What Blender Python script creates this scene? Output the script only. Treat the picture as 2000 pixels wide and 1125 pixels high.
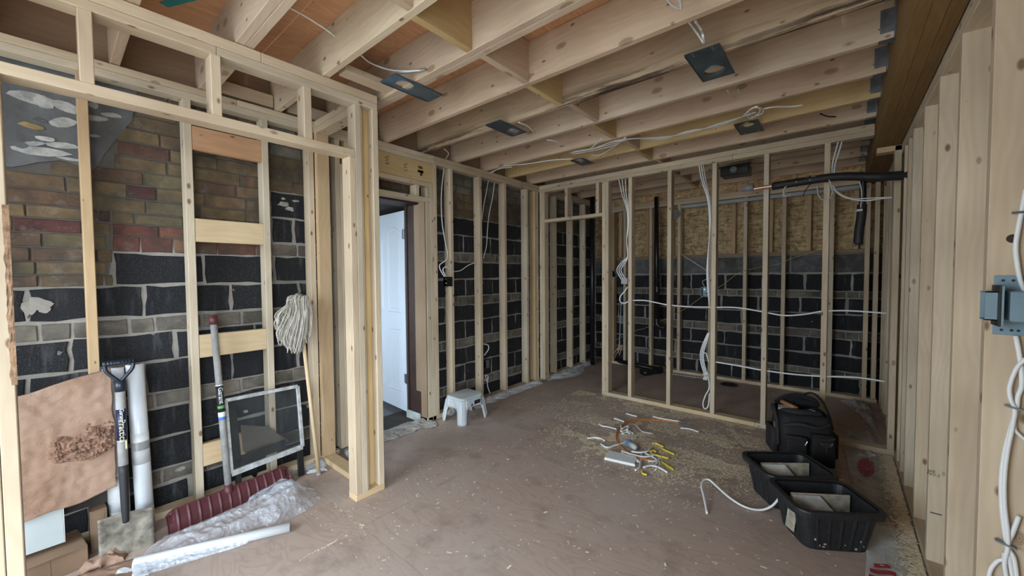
import bpy, bmesh, math, random
import numpy as np
from mathutils import Vector, Matrix, noise as mnoise

for o in list(bpy.data.objects):
    bpy.data.objects.remove(o)
SC = bpy.context.scene
C = SC.collection
R = random.Random(7)

# ------------------------------------------------------------------ camera
CAM_H = 1.35
YAW, PITCH, ROLL, FPX = math.radians(40.132), math.radians(-1.989), math.radians(0.4144), 760.48
fw = Vector((-math.sin(YAW) * math.cos(PITCH), math.cos(YAW) * math.cos(PITCH), math.sin(PITCH)))
r0 = Vector((math.cos(YAW), math.sin(YAW), 0))
d0 = fw.cross(r0)
rt = math.cos(ROLL) * r0 + math.sin(ROLL) * d0
dn = fw.cross(rt)
cam = bpy.data.cameras.new('camera')
cam.sensor_width = 36.0
cam.lens = FPX / 2000 * 36.0
cam.clip_start = 0.02
camo = bpy.data.objects.new('camera', cam)
C.objects.link(camo)
camo.matrix_world = Matrix(((rt.x, -dn.x, -fw.x, 0), (rt.y, -dn.y, -fw.y, 0), (rt.z, -dn.z, -fw.z, CAM_H), (0, 0, 0, 1)))
SC.camera = camo

# ------------------------------------------------------------------ light
world = bpy.data.worlds.new('overcast_sky')
SC.world = world
world.use_nodes = True
bgn = world.node_tree.nodes['Background']
bgn.inputs[0].default_value = (0.78, 0.90, 1.0, 1)
bgn.inputs[1].default_value = 6.0


def portal(name, loc, rot, sx, sy):
    l = bpy.data.lights.new(name, 'AREA')
    l.shape = 'RECTANGLE'; l.size = sx; l.size_y = sy
    l.cycles.is_portal = True
    o = bpy.data.objects.new(name, l); C.objects.link(o)
    o.location = loc; o.rotation_euler = rot
    return o


FRONT_Y = -1.45
WIN = (-2.45, -.85, 0.25, 2.22)      # opening of the front wall: x0, x1, z0, z1
portal('window_daylight', ((WIN[0] + WIN[1]) / 2, FRONT_Y - 0.02, (WIN[2] + WIN[3]) / 2), (math.radians(90), 0, 0), WIN[1] - WIN[0], WIN[3] - WIN[2])
ADDED_OPENING = (-1.32, -.12, 0.02, 2.15)     # unseen right-wall opening, added to light the closet fronts: y0, y1, z0, z1
portal('added_side_daylight', (.52, (ADDED_OPENING[0] + ADDED_OPENING[1]) / 2, (ADDED_OPENING[2] + ADDED_OPENING[3]) / 2), (0, math.radians(90), 0), ADDED_OPENING[3] - ADDED_OPENING[2], ADDED_OPENING[1] - ADDED_OPENING[0])
portal('added_hall_daylight', (-4.0, 0.18, 1.45), (math.radians(90), 0, 0), 1.0, 1.3)  # unseen hall window opening, added to light the door's face

SC.view_settings.view_transform = 'Standard'
SC.view_settings.look = 'None'
SC.view_settings.gamma = 1
SC.view_settings.use_curve_mapping = False
SC.view_settings.exposure = 1.25


# ------------------------------------------------------------------ pixel -> measured point on a known plane
def ray(px, py):
    return rt * ((px - 1000) / FPX) + dn * ((py - 562.5) / FPX) + fw


def onX(px, py, X):
    d = ray(px, py); return Vector((0, 0, CAM_H)) + d * (X / d.x)


def onY(px, py, Y):
    d = ray(px, py); return Vector((0, 0, CAM_H)) + d * (Y / d.y)


def onZ(px, py, Z):
    d = ray(px, py); return Vector((0, 0, CAM_H)) + d * ((Z - CAM_H) / d.z)


# ------------------------------------------------------------------ materials
class G:
    def __init__(s, name):
        s.m = bpy.data.materials.new(name); s.m.use_nodes = True
        s.t = s.m.node_tree; s.b = s.t.nodes['Principled BSDF']; s.L = s.t.links

    def n(s, ty, props=None, **inp):
        nd = s.t.nodes.new('ShaderNode' + ty)
        for k, v in (props or {}).items(): setattr(nd, k, v)
        for k, v in inp.items():
            k2 = int(k[1:]) if k[0] == 'i' and k[1:].isdigit() else k.replace('_', ' ')
            s.put(nd.inputs[k2], v)
        return nd

    def put(s, sock, v):
        if isinstance(v, bpy.types.Node): s.L.new(v.outputs[0], sock)
        elif isinstance(v, bpy.types.NodeSocket): s.L.new(v, sock)
        else: sock.default_value = v

    def math(s, op, a, b=0.0, c=0.0, clamp=False):
        return s.n('Math', {'operation': op, 'use_clamp': clamp}, i0=a, i1=b, i2=c)

    def mix(s, f, a, b, mode='MIX'):
        nd = s.n('MixRGB', {'blend_type': mode}, i0=f)
        s.put(nd.inputs[1], col(a) if isinstance(a, tuple) else a); s.put(nd.inputs[2], col(b) if isinstance(b, tuple) else b)
        return nd

    def ramp(s, f, stops, interp='LINEAR'):
        nd = s.n('ValToRGB', None, i0=f); cr = nd.color_ramp; cr.interpolation = interp
        while len(cr.elements) < len(stops): cr.elements.new(0.5)
        for e, (p, c) in zip(cr.elements, stops):
            e.position = p; e.color = col(c) if isinstance(c, tuple) else (c, c, c, 1)
        return nd

    def objco(s, rnd=True):
        tc = s.n('TexCoord'); oc = tc.outputs['Object']
        if not rnd: return oc
        oi = s.n('ObjectInfo'); r = oi.outputs['Random']; s.rand = r
        cx = s.n('CombineXYZ', None, i0=s.math('MULTIPLY', r, 17.3), i1=s.math('MULTIPLY', r, 31.1), i2=s.math('MULTIPLY', r, 11.7))
        return s.n('VectorMath', {'operation': 'ADD'}, i0=oc, i1=cx).outputs[0]

    def scale(s, v, sc):
        return s.n('VectorMath', {'operation': 'MULTIPLY'}, i0=v, i1=sc).outputs[0]

    def noise(s, v, sc, det=3, rough=.5, dist=0.):
        return s.n('TexNoise', None, Vector=v, Scale=sc, Detail=det, Roughness=rough, Distortion=dist).outputs[0]

    def out(s, c, rough=.7, bump=None, bstr=.3, bdist=.004, **kw):
        s.put(s.b.inputs['Base Color'], col(c) if isinstance(c, tuple) else c)
        s.put(s.b.inputs['Roughness'], rough)
        for k, v in kw.items(): s.put(s.b.inputs[k.replace('_', ' ')], v)
        if bump is not None:
            bn = s.n('Bump', None, Strength=bstr, Distance=bdist, Height=bump)
            s.L.new(bn.outputs[0], s.b.inputs['Normal'])
        return s.m


def col(c):
    return (c[0], c[1], c[2], 1.0)


def s2l(r, g, b):
    f = lambda v: (v / 255 / 12.92) if v <= 10.3 else ((v / 255 + .055) / 1.055) ** 2.4
    return (f(r), f(g), f(b))


def wood(name, axis, light, dark, knot=(.16, .085, .04), stain=0., kn=.12, vary=.16, big=0.):
    g = G(name); v = g.objco()
    sx = {'x': (.07, 1, 1), 'y': (1, .07, 1), 'z': (1, 1, .07)}[axis]
    k3 = {'x': (7, 14, 14), 'y': (14, 7, 14), 'z': (14, 14, 7)}[axis]
    vs = g.scale(v, sx)
    n1 = g.noise(vs, 55, 4, .6)
    n2 = g.noise(g.scale(v, tuple(.35 if q == .07 else 1 for q in sx)), 5.0, 2)
    sp = g.n('SeparateXYZ', None, i0=v)
    a, b = [sp.outputs[i] for i in range(3) if 'xyz'[i] != axis]
    ph = g.math('ADD', g.math('MULTIPLY', g.math('ADD', a, g.math('MULTIPLY', b, .6)), 260.), g.math('MULTIPLY', n2, 42.))
    band = g.math('MULTIPLY_ADD', g.math('SINE', ph), .5, .5)
    f = g.math('ADD', g.math('MULTIPLY', g.math('SUBTRACT', n1, .3), .75), g.math('MULTIPLY', band, .20), clamp=True)
    c = g.mix(f, light, dark)
    tone = g.ramp(g.rand, [(0, (.86, .84, .80)), (.35, (1.03, .98, .92)), (.65, (.97, 1.0, 1.0)), (1, (1.08, 1.04, .98))])
    c = g.mix(1.0, c, tone, 'MULTIPLY')
    lo = g.noise(v, 2.2, 2)
    c = g.mix(1.0, c, g.ramp(lo, [(.3, (1 - vary, 1 - vary * 1.2, 1 - vary * 1.35)), (.65, (1.05, 1.04, 1.02))]), 'MULTIPLY')
    vo = g.n('TexVoronoi', {'feature': 'F1'}, Vector=g.scale(v, k3), Scale=1.0)
    kf = g.ramp(vo.outputs['Distance'], [(kn * .55, 1.0), (kn, 0.)])
    c = g.mix(g.math('MULTIPLY', kf, .85), c, knot)
    if big:
        vb = g.n('TexVoronoi', {'feature': 'F1'}, Vector=g.scale(v, tuple(q * .55 for q in k3)), Scale=1.0)
        kb = g.math('MULTIPLY', g.ramp(vb.outputs['Distance'], [(big * .7, .85), (big, 0.)]), g.math('MULTIPLY_ADD', g.math('SINE', g.math('MULTIPLY', vb.outputs['Distance'], 260.)), .25, .75))
        c = g.mix(kb, c, (.24, .135, .075))
    if stain:
        so = g.n('TexCoord').outputs['Object']
        zz = g.n('SeparateXYZ', None, i0=so).outputs[2]
        low = g.n('MapRange', None, i0=zz, i1=-.03, i2=-.10, i3=0., i4=1.)
        sn = g.noise(g.scale(v, sx), 26, 5, .65)
        lon = g.noise(g.scale(v, (.5, 1, 1)), 2.3, 2)
        m = g.math('MULTIPLY', g.math('MULTIPLY', g.ramp(sn, [(.47, 0.), (.56, 1.)]), low), g.ramp(lon, [(.36, 0.), (.5, 1.)]))
        c = g.mix(g.math('MULTIPLY', m, stain), c, (.055, .035, .028))
    return g.out(c, .72, bump=n1, bstr=.12, bdist=.003, **{'Specular_IOR_Level': .25})


PL, PD = (.66, .575, .455), (.49, .395, .285)
JL, JD = (.64, .525, .415), (.46, .345, .255)
YL, YD = (.66, .50, .275), (.52, .37, .17)
TL, TD = (.56, .415, .26), (.42, .285, .165)
RL, RD = (.60, .37, .225), (.40, .21, .115)
WOOD = {}
for ax in 'xyz':
    WOOD['pine', ax] = wood('pine_lumber_' + ax, ax, PL, PD, kn=.15, big=.10)
    WOOD['yellow', ax] = wood('yellow_spruce_' + ax, ax, YL, YD, kn=.09)
    WOOD['tan', ax] = wood('tan_lumber_' + ax, ax, TL, TD, kn=.08)
    WOOD['red', ax] = wood('red_fir_' + ax, ax, RL, RD)
    WOOD['fresh', ax] = wood('fresh_cut_pine_' + ax, ax, (.68, .54, .36), (.52, .38, .22), kn=.06)
    WOOD['joist', ax] = wood('joist_lumber_' + ax, ax, JL, JD, big=.17)
    WOOD['old', ax] = wood('old_brown_wood_' + ax, ax, (.30, .225, .16), (.20, .145, .10), kn=.05)
    WOOD['beam', ax] = wood('laminated_beam_' + ax, ax, (.30, .195, .085), (.155, .095, .04), kn=.0)
WOOD['stain', 'x'] = wood('stained_joist', 'x', (.60, .49, .36), (.42, .31, .21), stain=.95)


def plain(name, c, rough=.6, nz=0., sc=20., metal=0., bump=0., **kw):
    g = G(name)
    v = g.objco()
    if nz:
        n = g.noise(v, sc, 5, .6)
        c2 = g.mix(1.0, c, g.ramp(n, [(.3, (1 - nz,) * 3), (.7, (1 + nz * .5,) * 3)]), 'MULTIPLY')
        return g.out(c2, rough, bump=n if bump else None, bstr=bump, Metallic=metal, **kw)
    return g.out(c, rough, Metallic=metal, **kw)


def mk_block():
    g = G('black_cinder_block'); v = g.objco()
    n = g.noise(v, 190, 3, .7); st = g.noise(g.scale(v, (1, 1, .12)), 30, 4, .6); lo = g.noise(v, 5, 3)
    c = g.mix(g.ramp(n, [(.52, 0.), (.72, .8)]), (.009, .010, .012), (.07, .075, .083))
    m = g.math('MULTIPLY', g.ramp(st, [(.52, 0.), (.75, .55)]), g.ramp(lo, [(.45, 0.), (.7, 1.)]))
    c = g.mix(m, c, (.17, .18, .19))
    blot = g.noise(v, 11, 4, .6)
    c = g.mix(g.math('MULTIPLY', g.ramp(blot, [(.68, 0.), (.71, 1.)]), g.ramp(g.rand, [(.62, 0.), (.66, .8)])), c, (.30, .285, .26))
    c = g.mix(1.0, c, g.ramp(g.rand, [(0, (.8, .8, .85)), (1, (1.25, 1.2, 1.2))]), 'MULTIPLY')
    return g.out(c, .9, bump=n, bstr=.6, bdist=.004)


def mk_brick(name, stops):
    g = G(name); v = g.objco()
    n = g.noise(v, 60, 5, .7); lo = g.noise(v, 12, 3)
    c = g.ramp(g.rand, stops, 'CONSTANT')
    c = g.mix(1.0, c, g.ramp(lo, [(.3, (.62, .62, .62)), (.7, (1.2, 1.15, 1.1))]), 'MULTIPLY')
    c = g.mix(g.ramp(n, [(.55, 0.), (.8, .4)]), c, (.23, .20, .17))
    gp = g.n('NewGeometry').outputs['Position']
    c = g.mix(g.ramp(g.noise(gp, 3.5, 5, .65), [(.42, 0.), (.62, .75)]), c, (.045, .040, .034))
    c = g.mix(g.ramp(g.noise(gp, 9, 5, .7), [(.56, 0.), (.75, .5)]), c, (.25, .225, .185))
    return g.out(c, .92, bump=n, bstr=.5, bdist=.004)


M_BLOCK = mk_block()
M_BRICK = mk_brick('old_clay_brick', [(0, (.150, .108, .062)), (.22, (.175, .128, .070)), (.42, (.125, .078, .052)), (.58, (.165, .112, .068)), (.72, (.125, .105, .060)), (.90, (.085, .036, .032)), (.95, (.125, .066, .047))])
M_REDBRICK = mk_brick('red_clay_brick', [(0, (.155, .068, .047)), (.5, (.175, .098, .063)), (.8, (.125, .052, .042))])
M_GBRICK = mk_brick('grey_brick', [(0, (.20, .185, .155)), (.3, (.165, .155, .135)), (.6, (.225, .205, .175)), (.85, (.15, .135, .115))])
M_GBLOCK = mk_brick('grey_concrete_block', [(0, (.13, .14, .15)), (.5, (.15, .16, .17))])
def mk_mortar():
    g = G('grey_mortar'); v = g.n('TexCoord').outputs['Object']
    n = g.noise(v, 40, 5, .7); lo = g.noise(v, 2.5, 3)
    c = g.mix(n, (.22, .205, .185), (.40, .385, .36))
    c = g.mix(1.0, c, g.ramp(lo, [(.3, (.7, .69, .67)), (.65, (1.1, 1.08, 1.05))]), 'MULTIPLY')
    # the old brickwork high up is laid in dark soot-grey mortar
    z = g.n('SeparateXYZ', None, i0=g.n('NewGeometry').outputs['Position']).outputs[2]
    yy_ = g.n('SeparateXYZ', None, i0=g.n('NewGeometry').outputs['Position']).outputs[1]
    lo1 = g.n('MapRange', None, i0=yy_, i1=.20, i2=.23, i3=1.30, i4=1.50)
    lo2 = g.n('MapRange', None, i0=yy_, i1=.95, i2=.98, i3=0., i4=.42)
    c = g.mix(g.n('MapRange', None, i0=g.math('SUBTRACT', z, g.math('ADD', lo1, lo2)), i1=0., i2=.06, i3=0., i4=.85), c, (.075, .068, .06))
    return g.out(c, .95, bump=n, bstr=.7, bdist=.006)


M_MORTAR = mk_mortar()
M_RENDER = plain('dark_cement_render', (.125, .13, .135), .9, .35, 9, bump=.4)
M_STONE = plain('whitewashed_rubble', (.40, .40, .39), .9, .45, 22, bump=.6)
M_STONEY = plain('ochre_rubble', (.33, .235, .11), .9, .4, 20, bump=.6)
M_VOID = plain('dark_fill', (.05, .045, .04), .9, .3, 8)


def mk_floor():
    g = G('fir_plywood_floor'); v = g.objco()
    w = g.noise(g.scale(v, (.35, 1, 1)), 3.2, 3, .55, 1.2)
    ring = g.math('MULTIPLY_ADD', g.math('SINE', g.math('MULTIPLY', w, 90.)), .5, .5)
    fine = g.noise(g.scale(v, (.08, 1, 1)), 60, 4, .6)
    lo = g.noise(v, 1.6, 4, .6)
    c = g.mix(g.math('ADD', g.math('MULTIPLY', g.ramp(ring, [(.0, 1.), (.35, 0.)]), .26), g.math('MULTIPLY', fine, .4), clamp=True), (.50, .395, .335), (.31, .225, .185))
    c = g.mix(g.ramp(lo, [(.38, 0.), (.7, .6)]), c, (.50, .435, .395))
    mud = g.noise(v, 4.5, 5, .65)
    c = g.mix(g.ramp(mud, [(.53, 0.), (.75, .6)]), c, (.235, .17, .14))
    dust = g.noise(v, 240, 2)
    c = g.mix(g.ramp(dust, [(.69, 0.), (.74, .6)]), c, (.5, .43, .36))
    return g.out(c, g.ramp(lo, [(.3, .45), (.7, .7)]), bump=fine, bstr=.1, bdist=.002, **{'Specular_IOR_Level': .35})


def mk_ply():
    g = G('orange_plywood_ceiling'); v = g.objco()
    w = g.noise(g.scale(v, (1, .22, 1)), 5.0, 3, .55, 1.0)
    ring = g.math('MULTIPLY_ADD', g.math('SINE', g.math('MULTIPLY', w, 80.)), .5, .5)
    fine = g.noise(g.scale(v, (1, .06, 1)), 60, 4, .6)
    c = g.mix(g.math('ADD', g.math('MULTIPLY', ring, .22), g.math('MULTIPLY', fine, .6), clamp=True), (.74, .43, .24), (.46, .225, .12))
    st = g.noise(g.scale(v, (1, .2, 1)), 9, 5, .7)
    c = g.mix(g.ramp(st, [(.62, 0.), (.72, .7)]), c, (.10, .05, .03))
    return g.out(c, .65, **{'Specular_IOR_Level': .25})


def mk_osb():
    g = G('osb_sheathing'); v = g.n('TexCoord').outputs['Object']
    a = g.n('TexVoronoi', {'feature': 'F1'}, Vector=g.n('VectorMath', {'operation': 'ADD'}, i0=g.scale(v, (14, 14, 60)), i1=g.n('TexNoise', None, Vector=v, Scale=7., Detail=2.).outputs[1]).outputs[0], Scale=1.0)
    b = g.n('TexVoronoi', {'feature': 'F1'}, Vector=g.scale(v, (40, 40, 22)), Scale=1.0)
    f = g.n('SeparateColor', None, i0=a.outputs['Color']).outputs[0]
    f2 = g.n('SeparateColor', None, i0=b.outputs['Color']).outputs[0]
    c = g.ramp(g.math('MULTIPLY_ADD', f2, .45, g.math('MULTIPLY', f, .55)), [(.1, (.23, .145, .065)), (.5, (.44, .32, .17)), (.9, (.58, .45, .26))])
    return g.out(c, .8, bump=f, bstr=.3)


M_FLOOR, M_PLY, M_OSB = mk_floor(), mk_ply(), mk_osb()
M_WHITE = plain('white_cable_sheath', (.80, .82, .84), .4)
M_GREYC = plain('grey_cable_sheath', (.55, .55, .54), .5)
M_YELLOW = plain('yellow_cable_sheath', (.75, .62, .06), .45)
M_DULLY = plain('dusty_yellow_sheath', (.42, .35, .10), .6)
M_ORANGE = plain('orange_cable_sheath', (.62, .22, .05), .5)
M_BLACKP = plain('black_abs_plastic', (.012, .012, .013), .35)
M_FOAM = plain('black_foam_insulation', (.016, .016, .018), .6)
M_TUB = plain('dusty_black_plastic', (.022, .024, .028), .5, .5, 60)
M_GALV = plain('galvanised_steel', (.30, .34, .37), .38, .25, 12, metal=.85)
M_PLATE = plain('dull_zinc_plate', (.12, .165, .20), .36, .35, 10, metal=.6)
M_HANG = plain('galvanised_hanger', (.25, .28, .32), .45, .3, 25, metal=.6)
M_STOOL = plain('pale_grey_plastic', (.60, .66, .70), .42)
M_LABELK = plain('black_label', (.02, .022, .025), .5)
M_PAPER = plain('white_wrap_paper', (.62, .64, .66), .7, .3, 6)
M_DIRTY = plain('dusty_grey_paper', (.46, .44, .41), .85, .4, 9)
M_REDINK = plain('red_ink', (.36, .035, .05), .7)
M_CARD = plain('brown_cardboard', (.25, .165, .105), .85, .15, 8)
M_PANEL = plain('white_board', (.47, .53, .54), .5, .08, 4)
M_INSUL = None
M_MAROON = plain('maroon_plastic', (.105, .028, .036), .45, .25, 14)
M_GREYW = plain('weathered_grey_handle', (.34, .34, .335), .7, .3, 18)
M_STEEL = plain('mud_caked_steel', (.26, .235, .19), .8, .75, 16, bump=.6)
M_NAVY = plain('dark_blue_plastic', (.012, .020, .035), .35)
M_NAVYLBL = plain('navy_label', (.012, .020, .05), .4)
M_CREAM = plain('cream_ink', (.72, .70, .42), .5)
M_WHITEINK = plain('white_ink', (.8, .82, .84), .5)
M_GREENINK = plain('green_ink', (.12, .36, .12), .5)
M_BLUEINK = plain('blue_ink', (.05, .22, .72), .5)
M_MOP = plain('off_white_cotton', (.52, .49, .43), .9, .25, 40)
M_MOPW = WOOD['fresh', 'z']
M_ALU = plain('worn_aluminium', (.58, .61, .63), .42, .45, 30, metal=.25)
M_DOOR = plain('white_painted_door', (.66, .74, .84), .45)
M_DKFRAME = plain('dark_brown_door_frame', (.045, .022, .018), .55, .4, 9)
M_TILE = plain('grey_hall_floor', (.13, .135, .14), .45, .3, 6)
M_SKIRT = plain('scuffed_white_paint', (.46, .50, .50), .6, .3, 12)
M_TRIMW = plain('white_trim', (.70, .72, .74), .5)
M_HALL = plain('hall_plaster', (.30, .31, .33), .9)
M_EBOX = plain('blue_grey_pvc', (.20, .30, .36), .5, .12, 9)
M_BAG = plain('black_nylon', (.010, .011, .014), .75, .3, 60)
M_BAG2 = plain('charcoal_canvas', (.028, .024, .028), .8, .3, 60)
M_CHROME = plain('chrome', (.75, .77, .8), .2, metal=1.)
M_ORWOOD = plain('orange_handle_wood', (.36, .17, .07), .5, .2, 20)
M_GREYPL = plain('grey_plastic', (.22, .24, .26), .5)
M_DUSTB = plain('dusty_white_board', (.48, .45, .36), .8, .55, 18)
M_WEDGE = plain('scuffed_white_board', (.66, .66, .62), .7, .45, 10)
M_SHAVE = plain('pale_wood_shavings', (.88, .77, .58), .8)
M_SAW = plain('pale_sawdust', (.46, .385, .28), .95, .3, 60)
M_COPPER = plain('copper_pipe', (.60, .36, .25), .35, metal=.7)
M_PVCGREY = plain('pale_grey_rail', (.36, .38, .41), .5)
M_BLUEPL = plain('blue_plastic', (.08, .22, .62), .35)
M_GROUND = plain('outside_paving', (.38, .37, .35), .9, .2, 2)
M_BARK = plain('flaking_bark', (.30, .185, .11), .95, .55, 40, bump=.8)
M_DKBRD = plain('dark_grey_brown_board', (.13, .105, .085), .8, .3, 8)
M_INK = plain('stamp_ink', (.05, .05, .045), .8)
M_BRINK = plain('brown_stamp_ink', (.16, .085, .03), .8)
M_TEAL = plain('teal_marking_paint', (.03, .30, .33), .6)


def mk_insul():
    g = G('pink_tan_fibreglass'); v = g.objco()
    n = g.noise(g.scale(v, (1, .6, 1)), 14, 6, .7, .6); lo = g.noise(v, 5, 3)
    c = g.mix(n, (.375, .245, .175), (.20, .112, .072))
    c = g.mix(g.ramp(lo, [(.4, .0), (.75, .5)]), c, (.44, .315, .24))
    return g.out(c, .95, bump=n, bstr=.8, bdist=.01)


def mk_sheet():
    g = G('clear_polythene'); v = g.objco(False)
    n = g.noise(v, 7, 4, .6)
    w = g.n('VectorMath', {'operation': 'ADD'}, i0=v, i1=g.scale(g.n('TexNoise', None, Vector=v, Scale=9., Detail=3.).outputs[1], (.06, .06, .06))).outputs[0]
    cr = g.n('TexVoronoi', {'feature': 'F1'}, Vector=g.scale(w, (1, .6, 1)), Scale=17.).outputs['Distance']
    cr2 = g.n('TexVoronoi', {'feature': 'F1'}, Vector=w, Scale=48.).outputs['Distance']
    h = g.math('MULTIPLY_ADD', cr2, .35, cr)
    return g.out((.72, .79, .90), .10, bump=h, bstr=.9, bdist=.025, Alpha=g.ramp(n, [(.3, .24), (.7, .44)]), **{'Specular_IOR_Level': 1.0, 'Coat_Weight': .6, 'Coat_Roughness': .06})


def mk_glass():
    g = G('dusty_glass'); n = g.noise(g.objco(False), 6, 3)
    return g.out((.10, .12, .13), .08, Alpha=g.ramp(n, [(.3, .10), (.75, .20)]), **{'Specular_IOR_Level': .8})


M_INSUL, M_SHEET, M_GLASS = mk_insul(), mk_sheet(), mk_glass()
M_TORN = plain('torn_brown_fibreglass', (.24, .138, .092), .95, .45, 35, bump=.8)


def mk_wrapped():
    g = G('white_film_roll'); v = g.objco(False); n = g.noise(v, 5, 3)
    return g.out(g.ramp(n, [(.3, (.62, .66, .71)), (.7, (.80, .84, .88))]), .25)


M_ROLL = mk_wrapped()


# ------------------------------------------------------------------ object helpers
WL = {}


def wloc(o):
    return WL.get(o.name, Vector((0, 0, 0))) if o else Vector((0, 0, 0))


def thing(name, label=None, cat=None, loc=(0, 0, 0), group=None, kind=None):
    o = bpy.data.objects.new(name, None); C.objects.link(o); o.empty_display_size = .1
    o.location = loc; WL[o.name] = Vector(loc)
    tag(o, label, cat, group, kind)
    return o


def tag(o, label=None, cat=None, group=None, kind=None):
    if label: o['label'] = label
    if cat: o['category'] = cat
    if group: o['group'] = group
    if kind: o['kind'] = kind
    return o


def add(name, vf, mat, parent=None, smooth=False, label=None, cat=None, group=None, kind=None, solid=0., bevel=0., origin=None):
    V, F = vf
    V = [Vector(v) for v in V]
    if origin is None:
        lo = Vector((min(v.x for v in V), min(v.y for v in V), min(v.z for v in V)))
        hi = Vector((max(v.x for v in V), max(v.y for v in V), max(v.z for v in V)))
        origin = (lo + hi) / 2
    origin = Vector(origin)
    me = bpy.data.meshes.new(name)
    me.from_pydata([v - origin for v in V], [], F)
    bm = bmesh.new(); bm.from_mesh(me)
    bmesh.ops.recalc_face_normals(bm, faces=bm.faces)
    if bevel:
        bmesh.ops.bevel(bm, geom=list(bm.edges), offset=bevel, segments=1, affect='EDGES')
    bm.to_mesh(me); bm.free()
    if smooth: me.polygons.foreach_set('use_smooth', [True] * len(me.polygons))
    me.update(); me.materials.append(mat)
    o = bpy.data.objects.new(name, me); C.objects.link(o)
    if parent: o.parent = parent
    o.location = origin - wloc(parent); WL[o.name] = origin
    if solid:
        md = o.modifiers.new('thickness', 'SOLIDIFY'); md.thickness = solid; md.offset = 0
    tag(o, label, cat, group, kind)
    return o


def bx(x0, x1, y0, y1, z0, z1):
    V = [(x, y, z) for x in (x0, x1) for y in (y0, y1) for z in (z0, z1)]
    return V, [(0, 1, 3, 2), (4, 6, 7, 5), (0, 4, 5, 1), (2, 3, 7, 6), (0, 2, 6, 4), (1, 5, 7, 3)]


def join(*ps):
    V, F = [], []
    for v, f in ps:
        n = len(V); V += list(v); F += [tuple(i + n for i in q) for q in f]
    return V, F


def xf(vf, M):
    return [M @ Vector(v) for v in vf[0]], vf[1]


def frame(loc, rz=0, rx=0, ry=0):
    return Matrix.Translation(loc) @ Matrix.Rotation(rz, 4, 'Z') @ Matrix.Rotation(ry, 4, 'Y') @ Matrix.Rotation(rx, 4, 'X')


def prism(poly, axis, a, b):
    """poly of 2D points extruded along axis from a to b; the 2D coords are the other two axes in order."""
    def P(p, t):
        return {'x': (t, p[0], p[1]), 'y': (p[0], t, p[1]), 'z': (p[0], p[1], t)}[axis]
    n = len(poly)
    V = [P(p, a) for p in poly] + [P(p, b) for p in poly]
    F = [tuple(range(n)), tuple(range(2 * n - 1, n - 1, -1))] + [(i, (i + 1) % n, n + (i + 1) % n, n + i) for i in range(n)]
    return V, F


def spline(pts, k=6):
    pts = [Vector(p) for p in pts]
    if len(pts) < 3: return pts
    q = [pts[0] * 2 - pts[1]] + pts + [pts[-1] * 2 - pts[-2]]
    out = []
    for i in range(1, len(q) - 2):
        a, b, c, d = q[i - 1], q[i], q[i + 1], q[i + 2]
        for j in range(k):
            t = j / k
            out.append(.5 * ((2 * b) + (c - a) * t + (2 * a - 5 * b + 4 * c - d) * t * t + (3 * b - a - 3 * c + d) * t ** 3))
    out.append(pts[-1])
    return out


def tube(pts, r, seg=8, k=6, flat=1.0):
    p = spline(pts, k)
    rr = r if isinstance(r, (list, tuple)) else None
    V, F = [], []
    t0 = (p[1] - p[0]).normalized()
    u = t0.orthogonal().normalized()
    for i, c in enumerate(p):
        t = (p[min(i + 1, len(p) - 1)] - p[max(i - 1, 0)]).normalized()
        u = (u - t * u.dot(t))
        u = u.normalized() if u.length > 1e-6 else t.orthogonal().normalized()
        w = t.cross(u)
        f = i / (len(p) - 1)
        ra = (rr[0] + (rr[1] - rr[0]) * f) if rr else r
        for j in range(seg):
            a = 2 * math.pi * j / seg
            V.append(c + u * (ra * math.cos(a)) + w * (ra * flat * math.sin(a)))
    n = len(p)
    for i in range(n - 1):
        for j in range(seg):
            F.append((i * seg + j, i * seg + (j + 1) % seg, (i + 1) * seg + (j + 1) % seg, (i + 1) * seg + j))
    F.append(tuple(range(seg - 1, -1, -1))); F.append(tuple((n - 1) * seg + j for j in range(seg)))
    return V, F


def loft(rings, cap=True):
    n = len(rings[0]); V = [v for r in rings for v in r]; F = []
    for i in range(len(rings) - 1):
        for j in range(n):
            F.append((i * n + j, i * n + (j + 1) % n, (i + 1) * n + (j + 1) % n, (i + 1) * n + j))
    if cap: F += [tuple(range(n - 1, -1, -1)), tuple((len(rings) - 1) * n + j for j in range(n))]
    return V, F


def rrect(w, d, r, z, k=5):
    out = []
    for cx, cy, a0 in ((w / 2 - r, d / 2 - r, 0), (-w / 2 + r, d / 2 - r, 90), (-w / 2 + r, -d / 2 + r, 180), (w / 2 - r, -d / 2 + r, 270)):
        for j in range(k + 1):
            a = math.radians(a0 + 90 * j / k)
            out.append((cx + r * math.cos(a), cy + r * math.sin(a), z))
    return out


def grid(nu, nv, fn):
    V = [fn(i / nu, j / nv) for i in range(nu + 1) for j in range(nv + 1)]
    F = [(i * (nv + 1) + j, (i + 1) * (nv + 1) + j, (i + 1) * (nv + 1) + j + 1, i * (nv + 1) + j + 1) for i in range(nu) for j in range(nv)]
    return V, F


def lumber(name, x0, x1, y0, y1, z0, z1, parent, kind='pine', bev=.0025, **kw):
    d = (x1 - x0, y1 - y0, z1 - z0)
    ax = 'xyz'[d.index(max(d))]
    return add(name, bx(x0, x1, y0, y1, z0, z1), WOOD[kind, ax], parent, bevel=bev, **kw)


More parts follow.
